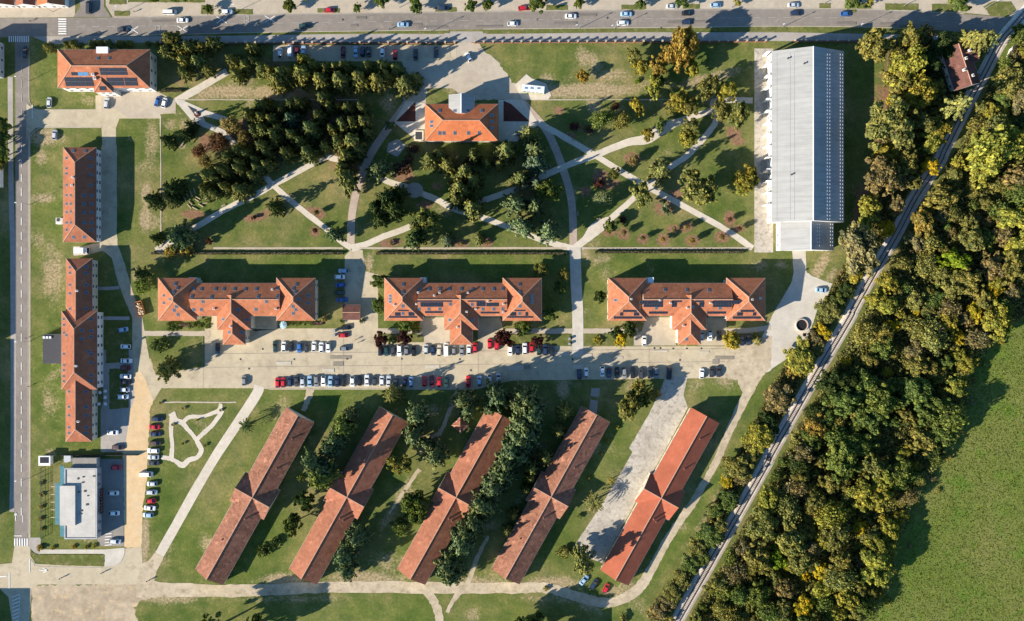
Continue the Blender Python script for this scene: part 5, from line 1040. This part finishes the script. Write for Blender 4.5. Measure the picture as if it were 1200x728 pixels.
R_ = [(214,24,0,'ws','white saloon driving past the painted crosses'),(144,34.5,0,'ds','dark grey saloon driving in the shade by the first cross'),(199,14.5,0,'wv','white van parked on the sandy pavement'),(265.5,14,0,'we','white estate car parked on the pavement by a small tree'),(104,8.5,88,'dv','dark van waiting in the side street mouth'),(29.5,61,90,'ks','black saloon in the shaded road mouth'),
 (386,12,0,'rh','red hatchback parked on the pavement grass'),(357,30.5,0,'ns','dark green saloon driving in tree shade'),(472.5,29,0,'ls','pale blue saloon driving alone above the parking strip'),(519.5,9.5,0,'ue','navy estate car parked on the pavement grass'),(601,27.8,0,'wh','white hatchback driving above the sandy yard'),
 (614,9.5,4,'re','red estate car parked beside a round street tree'),(669,19,0,'ws','white saloon driving on the far lane'),(734,16.5,0,'ls','light blue saloon driving beside a white one'),(730,27,0,'we','white estate car driving below the light blue one'),(787.5,7.5,0,'ss','silver saloon parked on the pavement beside a tree'),(839,6,0,'lh','light blue hatchback parked on the pavement grass'),(805,15.5,0,'kh','black hatchback driving on the far lane'),(805,26,0,'uh','navy hatchback driving beside the black one'),(930,6,0,'ss','silver saloon parked above the metal hall'),(933,15.5,0,'ue','navy estate car driving above the metal hall'),(991,16.3,0,'bh','dark blue hatchback driving past the small grass islands'),
 (57.5,120,88,'sh','silver hatchback on the lawn below the solar roofed house'),(64,158,86,'sh','silver hatchback on the dry grass by the upper long house'),(125,121,84,'se','silver estate car before the solar roofed house door'),(184.5,119,72,'bh','blue hatchback beside a white one near the plaza'),(192.5,120.5,76,'wh','white hatchback beside the blue one near the plaza'),
 (255,408,90,'kh','black hatchback beside the bicycle racks'),(286,446,90,'gh','grey hatchback alone at the garden lane end'),(405.5,384,4,'kh','black hatchback closest to the small garage'),(402.5,393,2,'rh','red hatchback parked below the small garage'),(404,408.5,2,'gh','grey hatchback at the end of the white car row'),
 (574,403,92,'rh','red hatchback beside the middle block entrance'),(582.5,403.5,85,'re','red estate car tucked against the purple tree'),(755,399.5,90,'wh','white hatchback alone on the beige forecourt'),(962.5,340,-4,'ls','pale blue saloon alone on the concrete yard'),(132,507,0,'ws','white saloon at the end of the long house'),(138,524.5,0,'oe','brown estate car at the edge of the sand lot'),(136,548,0,'rh','red hatchback beside the flat roofed building'),(133,578,0,'wh','white hatchback beside the flat roofed building, next to the red one'),(134,601.5,0,'wh','white hatchback beside the flat roofed building, away from the red one'),(135,634.5,-4,'se','silver estate car beside the painted bars'),
 (684.5,680,50,'ls','pale blue saloon on the grass below the apron'),(696,685,58,'ue','navy estate car between a pale and a red one'),(710,690,64,'rh','red hatchback on the grass by the bright red barrack'),(144,386.5,10,'lh','pale blue hatchback on the shaded grass plot')]
for a in R_: car(a[0], a[1], a[2], a[3], a[4], 'vehicles on the main road' if a[1] < 36 else 'cars standing alone on the campus')
row('402.5,317,lh 398,325,wh 399,334,bh 398,343,nh 401,351.5,bs', 0, 'in the shaded court, {} from the hedge', 'cars in the shaded court')
row('322.5,406.5,ns 332.5,406,wh 341.2,406.5,kh 350.7,407,bh 359.2,407,dh 368,406.5,wh 376.5,407,wh 384.5,407,wh', 90, 'in the row facing the parasol, {} from the entrance porch', 'cars in the row facing the parasol')
row('445.7,411,kh 452.7,411,nh 460.7,411.5,dh 468,411,we 476.2,411,gh 485,411.5,kh', 90, 'in the row under the purple trees, {} from the court corner', 'cars under the purple trees')
row('499.2,409.5,sh 507.5,410.5,uh 514.5,410.5,ye 523,409.5,wv 531.7,410.5,gh 541.2,410.5,gs 549.5,409.5,wh 556.5,407.5,rh', 90, 'in the row before the middle block, {} from the beige forecourt', 'cars before the middle block')
row('598,410.5,wh 607,410,uh 615,408.5,we 623,408,rh 631.7,410,nh 639,410,ue 647,411,ks', 90, 'in the row beside the wide walk, {} from the purple tree', 'cars beside the wide walk')
row('325.2,449,rh 331.7,448.5,rh 339.7,447.5,uh 347.5,446.5,ds 354.5,448,sh 363,447,ls 370.7,447,ge 379,447,wh 387.2,447,ls 395.2,447,us 403,446,ke 413,447.5,wh 421.7,446,kh 430,446.5,ws 439,446,dh 447.5,446.5,wh 455.5,446.5,ss 464,447,dh 474,447,uh 481.7,447.5,lh 497.2,447,rh 506,447,ms 514.5,447.5,rh 523,447,ns 548.7,447,rs 561.7,446.5,lh 573.7,445,wh 584,443.5,sh', 90, 'in the lawn edge row, {} from the concrete lane', 'cars along the barrack lawn edge')
row('679,438.5,uh 687,437.5,wh 706,435.7,wh 713.7,437,uh 723,437,ks 731.5,437.5,ge 741.5,437,ks 751.5,437,de 761.7,437,ds 769,437,ge 784.2,437.5,kv 822.5,438,wh 834.2,436,dh 842.5,435.5,ds', 90, 'in the shaded tree side row, {} from the wide walk', 'cars in the shaded tree side row')
row('822.5,393.5,sh 832,393.5,wh 842.5,393.5,kh 869.5,399,uh 877,398.5,ds', 90, 'parked around the yellow shrub, {} from the red roofed porch', 'cars around the yellow shrub')
row('147,406,wh 148,423,ws 147,431.5,mh 147,441,ws 147,448,ks 146,456.5,wh 144,465,we', 0, 'behind the lower long house, {} from the shaded grass plot', 'cars behind the lower long house')
row('184,491,ue 181,501,rs 182,508.5,us 182,519,oe 179.5,528,we 179.5,535.5,ss 180,542.5,ds 171.5,556,wv 178,567,sh 177.5,577,se 177,587,rh 175.5,595.5,ws 173.5,604,lh', 0, 'in the sand lot row, {} from the garden gate', 'cars along the small garden')
car(296.5, 451, 60, 'rh', 'small red hatchback at the concrete lane mouth') if False else None

# ------------------------------------------------------------------ larger vehicles, trailer, skip
def wheels(root, xs, hw, r=.45):
    for x in xs:
        for s in (-1, 1): wm = MB(); wm.tube((0,-.14,0),(0,.14,0),r,r,12,0); wm.tube((0,-.15,0),(0,.15,0),r*.5,r*.5,8,1); wm.build('wheel', [M['tyre'], M['steel']], root, (x, s*hw, r))
t = empty('site_trailer', (*P(624.5,105,1.6), gz(624,108)), R(-6), 'long white trailer with lime green skirt on the gravel pad', 'trailer')
mb = MB(); mb.box(-4.4,4.4,-1.25,1.25,.9,3.3); mb.build('body', M['metal_white'], t)
mb = MB(); mb.box(-4.42,4.42,-1.28,1.28,.35,.9); mb.build('skirt', pmat('lime_paint', (.45,.55,.12), None, .5, 3, .5, 0, True), t)
for i in range(5): mb = MB(); mb.box(-3.6+i*1.6,-2.5+i*1.6,-1.29,-1.24,1.7,2.5); mb.build('window', M['glass'], t)
for i, x in enumerate((-2.6,-.4,2.2)): mb = MB(); mb.box(x-.6,x+.5,-.4+.2*i,.2+.2*i,3.3,3.42); mb.build('roof_hatch', M['solar_blue'], t)
wheels(t, (-2.4, 2.4), 1.1, .4)
t = empty('box_truck', (*P(96,294,1.5), gz(96,294)), 0, 'white box truck on the pale slab between the long houses', 'truck')
mb = MB(); mb.box(-2.6,1.1,-1.1,1.1,.7,2.9); mb.build('cargo_box', M['metal_white'], t); mb = MB()
mb.add([(1.15,-1,.5),(2.8,-1,.5),(2.8,1,.5),(1.15,1,.5),(1.15,-.95,2.3),(2.2,-.9,2.3),(2.2,.9,2.3),(1.15,.95,2.3),(2.8,-1,1.3),(2.8,1,1.3)], [(3,2,1,0),(4,5,6,7),(0,1,8,5,4),(2,3,7,6,9),(1,2,9,8),(3,0,4,7)]); mb.build('cab', M['metal_white'], t)
link('windscreen', mesh('windscreen', [(2.81,-.9,1.36),(2.81,.9,1.36),(2.24,.84,2.26),(2.24,-.84,2.26)], [(0,1,2,3)], M['carglass']), t); wheels(t, (-1.7, 2.0), .95, .4)
t = empty('skip', (*P(164.5,362,1), gz(164.5,362)), R(-74), 'rust orange skip heaped with rubble beside the service road', 'skip')
mb = MB(); a, b_ = (2.6,1.1), (3.0,1.3)
for s in ((-1,-1,1,-1),(1,-1,1,1),(1,1,-1,1),(-1,1,-1,-1)):
    p0, p1 = (s[0]*a[0], s[1]*a[1], .1), (s[2]*a[0], s[3]*a[1], .1); q0, q1 = (s[0]*b_[0], s[1]*b_[1], 1.7), (s[2]*b_[0], s[3]*b_[1], 1.7)
    mb.add([p0, p1, q1, q0, tuple(.94*v for v in p0), tuple(.94*v for v in p1), tuple(.94*v for v in q1), tuple(.94*v for v in q0)], [(0,1,2,3),(7,6,5,4),(3,2,6,7),(0,4,5,1)])
mb.add([(-2.4,-1,.15),(2.4,-1,.15),(2.4,1,.15),(-2.4,1,.15)], [(0,1,2,3)]); mb.build('container', M['rust'], t); mb = MB()
for i in range(70): s = random.uniform(.2,.45); mb.obox(Matrix.Translation((random.uniform(-2.3,2.3), random.uniform(-.9,.9), random.uniform(1.0,1.75))) @ Matrix.Rotation(random.random()*3, 4, Vector((random.random(), random.random(), 1))), s, s*.7, s*.4, i % 2)
tag(mb.build('rubble', [M['sand'], M['wood']], t), kind='stuff')

# ------------------------------------------------------------------ fences, lamps, street furniture
def fence(x0, x1, y0, y1, label, step=10.75, mat='wall_brick', wall=True):
    n = max(1, int((x1-x0)/step)); root = empty('brick_fence', (*P(x0, y0), 0), label=label, cat='fence'); c = P(x0, y0)
    pm = MB(); pm.box(-.28,.28,-.28,.28,-.1,2.35,0); pm.box(-.36,.36,-.36,.36,2.35,2.5,1); pm = pm.me('pillar', [M[mat], M['pavement']])
    for i in range(n+1):
        x = x0+(x1-x0)*i/n; y = y0+(y1-y0)*i/n; a = P(x, y); link('pillar', pm, root, (a[0]-c[0], a[1]-c[1], 0))
        if i < n:
            b2 = P(x+(x1-x0)/n, y+(y1-y0)/n); ln = b2[0]-a[0]; ang = math.atan2(b2[1]-a[1], ln)
            w = MB(); w.box(.28, ln-.28, -.14, .14, -.1, .55); w.build('low_wall', M[mat], root, (a[0]-c[0], a[1]-c[1], 0), ang)
            g = MB(); g.box(.28, ln-.28, -.03, .03, 1.75, 1.83); g.box(.28, ln-.28, -.03, .03, .75, .83)
            k = .5
            while k < ln-.3: g.box(k, k+.05, -.02, .02, .55, 1.95); k += .22
            g.build('railing', M['dark'], root, (a[0]-c[0], a[1]-c[1], 0), ang)
fence(190, 533, 51.5, 51, 'brick pillar fence above the shaded parking strip')
fence(556, 896, 50.5, 49.2, 'brick pillar fence along the sunny park edge')
fence(930, 1005, 49, 49, 'brick pillar fence at the hall gable')
for (x, y, ang) in [(62,14,30),(140,17.2,30),(275,15,30),(468,9,30),(720,33.8,-150),(857,9,30),(966,4,30),(1059,7.3,30),(1154,10,30),(1183,18,30),(917,32,-150),(1007,32,-150),(505,37.5,-150),(679,33.2,-150),(34.5,95,180),(35,240,180),(35,400,180),(35,560,180)]:
    L0 = empty('street_lamp', (*P(x, y), 0), R(ang), 'tall grey street lamp with short arm at the roadside', 'street lamp', 'street lamps beside the roads')
    mb = MB(); mb.frus(0,0,0,7.5,.11,.06,8); mb.build('pole', M['steel'], L0); mb = MB(); mb.tube((0,0,7.4),(1.6,0,7.9),.05,.04,6); mb.build('arm', M['steel'], L0); mb = MB(); mb.box(1.4,2.2,-.16,.16,7.84,7.98); mb.build('lamp_head', M['metal_white'], L0)
def log_bench(px, py, ang, ln):
    b0 = empty('log_bench', (*P(px, py), gz(px, py)), R(ang), 'pale log bench on the lawn near the conifer grove', 'bench', 'log benches of the open air theatre')
    mb = MB(); mb.tube((-ln/2,0,.42),(ln/2,0,.42),.2,.2,8); mb.build('seat', M['wood'], b0)
    for s in (-1, 1): mb = MB(); mb.box(s*ln*.32-.12, s*ln*.32+.12, -.2, .2, 0, .28); mb.build('leg', M['bark'], b0)
for a, b, c, d in [(378,315,-48,2.2),(418,330,-28,2.4),(388,292,-48,2.0),(460,308,-32,2.3),(432,272,-30,1.8),(490,292,6,1.9),(500,258,40,1.6),(365,245,-70,2.4),(390,225,-70,2.4),(415,205,-70,2.4),(345,260,-65,2.2),(440,255,-30,2.2)]: log_bench(160+a/6.067, 190+b/6.067, c, d)
def park_bench(px, py, ang, where):
    b0 = empty('park_bench', (*P(px, py), gz(px, py)), R(ang), f'timber park bench {where}', 'bench', 'timber benches along the park paths')
    mb = MB(); [mb.box(-.85,.85,-.22+i*.15,-.1+i*.15,.42,.46) for i in range(3)]; mb.build('seat', M['wood'], b0); mb = MB(); [mb.box(-.85,.85,.22,.26,.55+i*.14,.66+i*.14) for i in range(3)]; mb.build('backrest', M['wood'], b0)
    for s in (-.65, .65): mb = MB(); mb.box(s-.04,s+.04,-.2,.25,0,.42); mb.build('leg', M['dark'], b0)
for a in [(701,257,0,'at the small round bay'),(765,150,60,'in the wide bay under the trees'),(672,164,-35,'halfway along the straight gravel path'),(343,229,-40,'on the diagonal grove path'),(425,213,70,'beside the brick promenade with the grove'),(677,250,90,'beside the brick promenade of the spruces'),(494,230,-20,'at the round grey plaza'),(262,241,30,'by the log benches path')]: park_bench(*a)
t = empty('memorial', (*P(231,134), gz(231,134)), R(-40), 'stone memorial with a dark flat wedge on the small plaza', 'memorial')
mb = MB(); mb.frus(0,0,0,.35,1.3,1.2,6); mb.build('plinth', M['redpaving'], t); mb = MB(); mb.frus(-.2,.2,.35,2.2,.55,.3,5); mb.build('stone', M['wall_white'], t); mb = MB(); mb.add([(-1.2,-.6,0),(-1.2,.8,0),(-5,.2,0),(-1.2,-.6,.35),(-1.2,.8,.35),(-5,.2,.1)], [(0,1,2)[::-1],(3,4,5),(0,1,4,3),(1,2,5,4),(2,0,3,5)]); mb.build('flat_wedge', M['dark'], t)  # thin dark wedge lying on the ground beside the stone
a_ = [2*math.pi*i/24 for i in range(24)]
sheet('gravel_pad', [(939+9.5*math.cos(q_), 383+9.5*math.sin(q_)) for q_ in a_], 'path', 'pale ring of gravel round the well', .2)
t = empty('round_well', (*P(939,381), gz(939,381)), 0, 'round well with red rim at the concrete yard edge', 'well')
mb = MB(); n = 24; a_ = [2*math.pi*i/n for i in range(n)]
for r0, r1, z0, z1 in ((2.6,2.6,0,.7),): mb.add([(r*math.cos(q_), r*math.sin(q_), z) for r, z in ((2.6,-.05),(2.5,.7),(2.15,.7),(2.1,.1)) for q_ in a_], [(j*n+i, j*n+(i+1)%n, (j+1)*n+(i+1)%n, (j+1)*n+i) for j in range(3) for i in range(n)], [0]*48+[1]*24)
mb.build('rim', [M['concrete'], M['wall_brick']], t); mb = MB(); mb.frus(0,0,-.1,.12,2.12,2.12,24); mb.build('cover', M['black'], t)
def parasol(px, py, r, mat, label, group=None, h=2.4, n=8):
    t = empty('parasol', (*P(px, py, h), gz(px, py)), random.random(), label, 'parasol', group)
    mb = MB(); mb.frus(0,0,0,h,.04,.03,6); mb.build('pole', M['steel'], t)
    for i in range(n):
        a0, a1 = 2*math.pi*i/n+.07, 2*math.pi*(i+1)/n-.07
        m_ = mesh('canopy_panel', [(0,0,h),(r*math.cos(a0),r*math.sin(a0),h-.35*r),(r*math.cos(a1),r*math.sin(a1),h-.35*r)], [(0,1,2)], mat); link('canopy_panel', m_, t)
PBL = flat('pale_blue_cloth', (.42,.58,.68), .9); PWH = flat('white_cloth', (.72,.72,.70), .9)
parasol(331.3, 381, 1.55, PBL, 'pale blue parasol with eight panels in the shade')
for a, b in [(467,385),(492,378),(492,408),(463,438),(492,438)]: parasol(a/4, 364+b/4, .75, PWH, 'small white parasol on the terrace behind the long house', 'white terrace parasols', 2.2, 4)
for i in range(6):
    t = empty('bicycle_rack', (*P(240.5, 399+i*5.5), gz(240,405)), 0, 'grey hoop bicycle rack at the lawn edge', 'rack', 'bicycle racks beside the round shrub lawn')
    for k in range(3): mb = MB(); mb.tube((-.3,k*.45,0),(-.3,k*.45,.8),.03,.03,5); mb.tube((-.3,k*.45,.8),(.4,k*.45,.8),.03,.03,5); mb.tube((.4,k*.45,.8),(.4,k*.45,0),.03,.03,5); mb.build('hoop', M['steel'], t)
for i, (a, b) in enumerate([(667,397),(667,403),(392,388),(392,393)]):
    t = empty('waste_bin', (*P(a, b), gz(a, b)), 0, ['square waste bin beside the wide walk','square waste bin beside the wide walk','dark waste bin beside the garage court','dark waste bin beside the garage court'][i], 'bin', 'waste bins by the walks')
    mb = MB(); mb.box(-.4,.4,-.4,.4,0,1.1); mb.build('container', M['dark'], t); mb = MB(); mb.box(-.45,.45,-.45,.45,1.1,1.2); mb.build('lid', M['steel'], t)
t = empty('slat_fence', (*P(100,533), 0), 0, 'dark slat fence beside the flat roofed building', 'fence')
for i in range(16): mb = MB(); mb.box(-9+i*1.9,-7.3+i*1.9,-.05,.05,0,1.9); mb.build('panel', M['dark'], t)
t = empty('wire_fence', (*P(50,588), 0), R(90), 'dark post and wire fence before the teal canopies', 'fence')
for i in range(9): mb = MB(); mb.box(-14+i*3.4,-13.85+i*3.4,-.08,.08,0,2.2); mb.build('post', M['dark'], t)
for z in (.6, 1.2, 1.8, 2.1): mb = MB(); mb.box(-14,13.4,-.03,.03,z,z+.06); mb.build('rail', M['dark'], t)
for i, (a, b) in enumerate([(404,300),(206,100),(218,97),(206,104),(252,102)]): pass

# ------------------------------------------------------------------ people
def person_mesh(seed, stride):
    random.seed(seed); V = {}; E = []
    J = [('pel',(0,0,.95),.135),('bel',(0,0,1.1),.13),('che',(.01,0,1.32),.15),('nek',(.01,0,1.5),.06),('hed',(.03,0,1.63),.095),('top',(.02,0,1.73),.075)]
    for s, n in ((-1,'l'),(1,'r')):
        f = stride*s
        J += [('hip'+n,(0,.09*s,.9),.095),('kne'+n,(.16*f+.03,.1*s,.5),.065),('ank'+n,(.26*f-.04,.1*s,.1),.045),('toe'+n,(.26*f+.1,.11*s,.05),.04),('sho'+n,(0,.18*s,1.42),.065),('elb'+n,(-.12*f,.23*s,1.15),.045),('wri'+n,(-.16*f+.08,.22*s,.92),.035),('han'+n,(-.16*f+.1,.21*s,.82),.04)]
        E += [('pel','hip'+n),('hip'+n,'kne'+n),('kne'+n,'ank'+n),('ank'+n,'toe'+n),('che','sho'+n),('sho'+n,'elb'+n),('elb'+n,'wri'+n),('wri'+n,'han'+n)]
    E += [('pel','bel'),('bel','che'),('che','nek'),('nek','hed'),('hed','top')]
    ix = {j[0]: i for i, j in enumerate(J)}; me = bpy.data.meshes.new('person'); me.from_pydata([j[1] for j in J], [(ix[a], ix[b]) for a, b in E], []); o = link('person', me)
    md = o.modifiers.new('skin', 'SKIN')
    for i, j in enumerate(J): me.skin_vertices[0].data[i].radius = (j[2], j[2])
    me.skin_vertices[0].data[0].use_root = True; o.modifiers.new('sub', 'SUBSURF').levels = 1
    out = bpy.data.meshes.new_from_object(o.evaluated_get(bpy.context.evaluated_depsgraph_get())); bpy.data.objects.remove(o)
    for m_ in ('cloth', 'trouser', 'skin', 'hair'): out.materials.append(M[m_])
    for p in out.polygons: z = p.center.z; p.material_index = 3 if z > 1.66 else 2 if z > 1.5 or (z < .9 and abs(p.center.y) > .17) else 0 if z > .95 else 1
    return out
PM = [person_mesh(1, 1.0), person_mesh(2, -.8)]
PP = [(70,678.5,20,'first walker of the pair on the junction road, dark jacket',(.03,.03,.04)),(72.5,677,20,'second walker of the pair on the junction road, grey jacket',(.2,.2,.22)),(118.5,672,30,'walker with tan top at the footway corner',(.35,.25,.15)),(121,671,30,'walker with dark top at the footway corner',(.04,.05,.09)),(172,681.5,20,'walker in black at the lane mouth',(.03,.03,.03)),(175,680,20,'walker in brown at the lane mouth',(.15,.09,.06)),
      (417,398,200,'walker in red on the court below the garage',(.4,.06,.05)),(419,402,200,'walker in white on the court below the garage',(.7,.7,.7)),(30,396.5,90,'person in red on the narrow road',(.45,.05,.04)),(33.5,453,90,'person in dark clothes at the narrow road kerb',(.03,.03,.05)),(35,24.5,0,'person crossing to the sandy pavement in dark clothes',(.04,.04,.05)),(157,13.5,40,'person on the pavement beside the grass patch',(.06,.06,.08)),(561,57.5,200,'person in rust jacket at the yard entrance',(.3,.1,.06)),(456.5,33,0,'cyclist-like lone person at the road edge',(.03,.03,.04))]
PP[-1] = (456.5,34,0,'lone person in dark clothes at the main road edge',(.03,.03,.04))
for i, (x, y, a, lb, c) in enumerate(PP):
    o = link('person', PM[i % 2], None, (*P(x, y, .9), gz(x, y)), R(a)); o.color = (*c, 1); tag(o, lb, 'person', 'people walking on the campus')
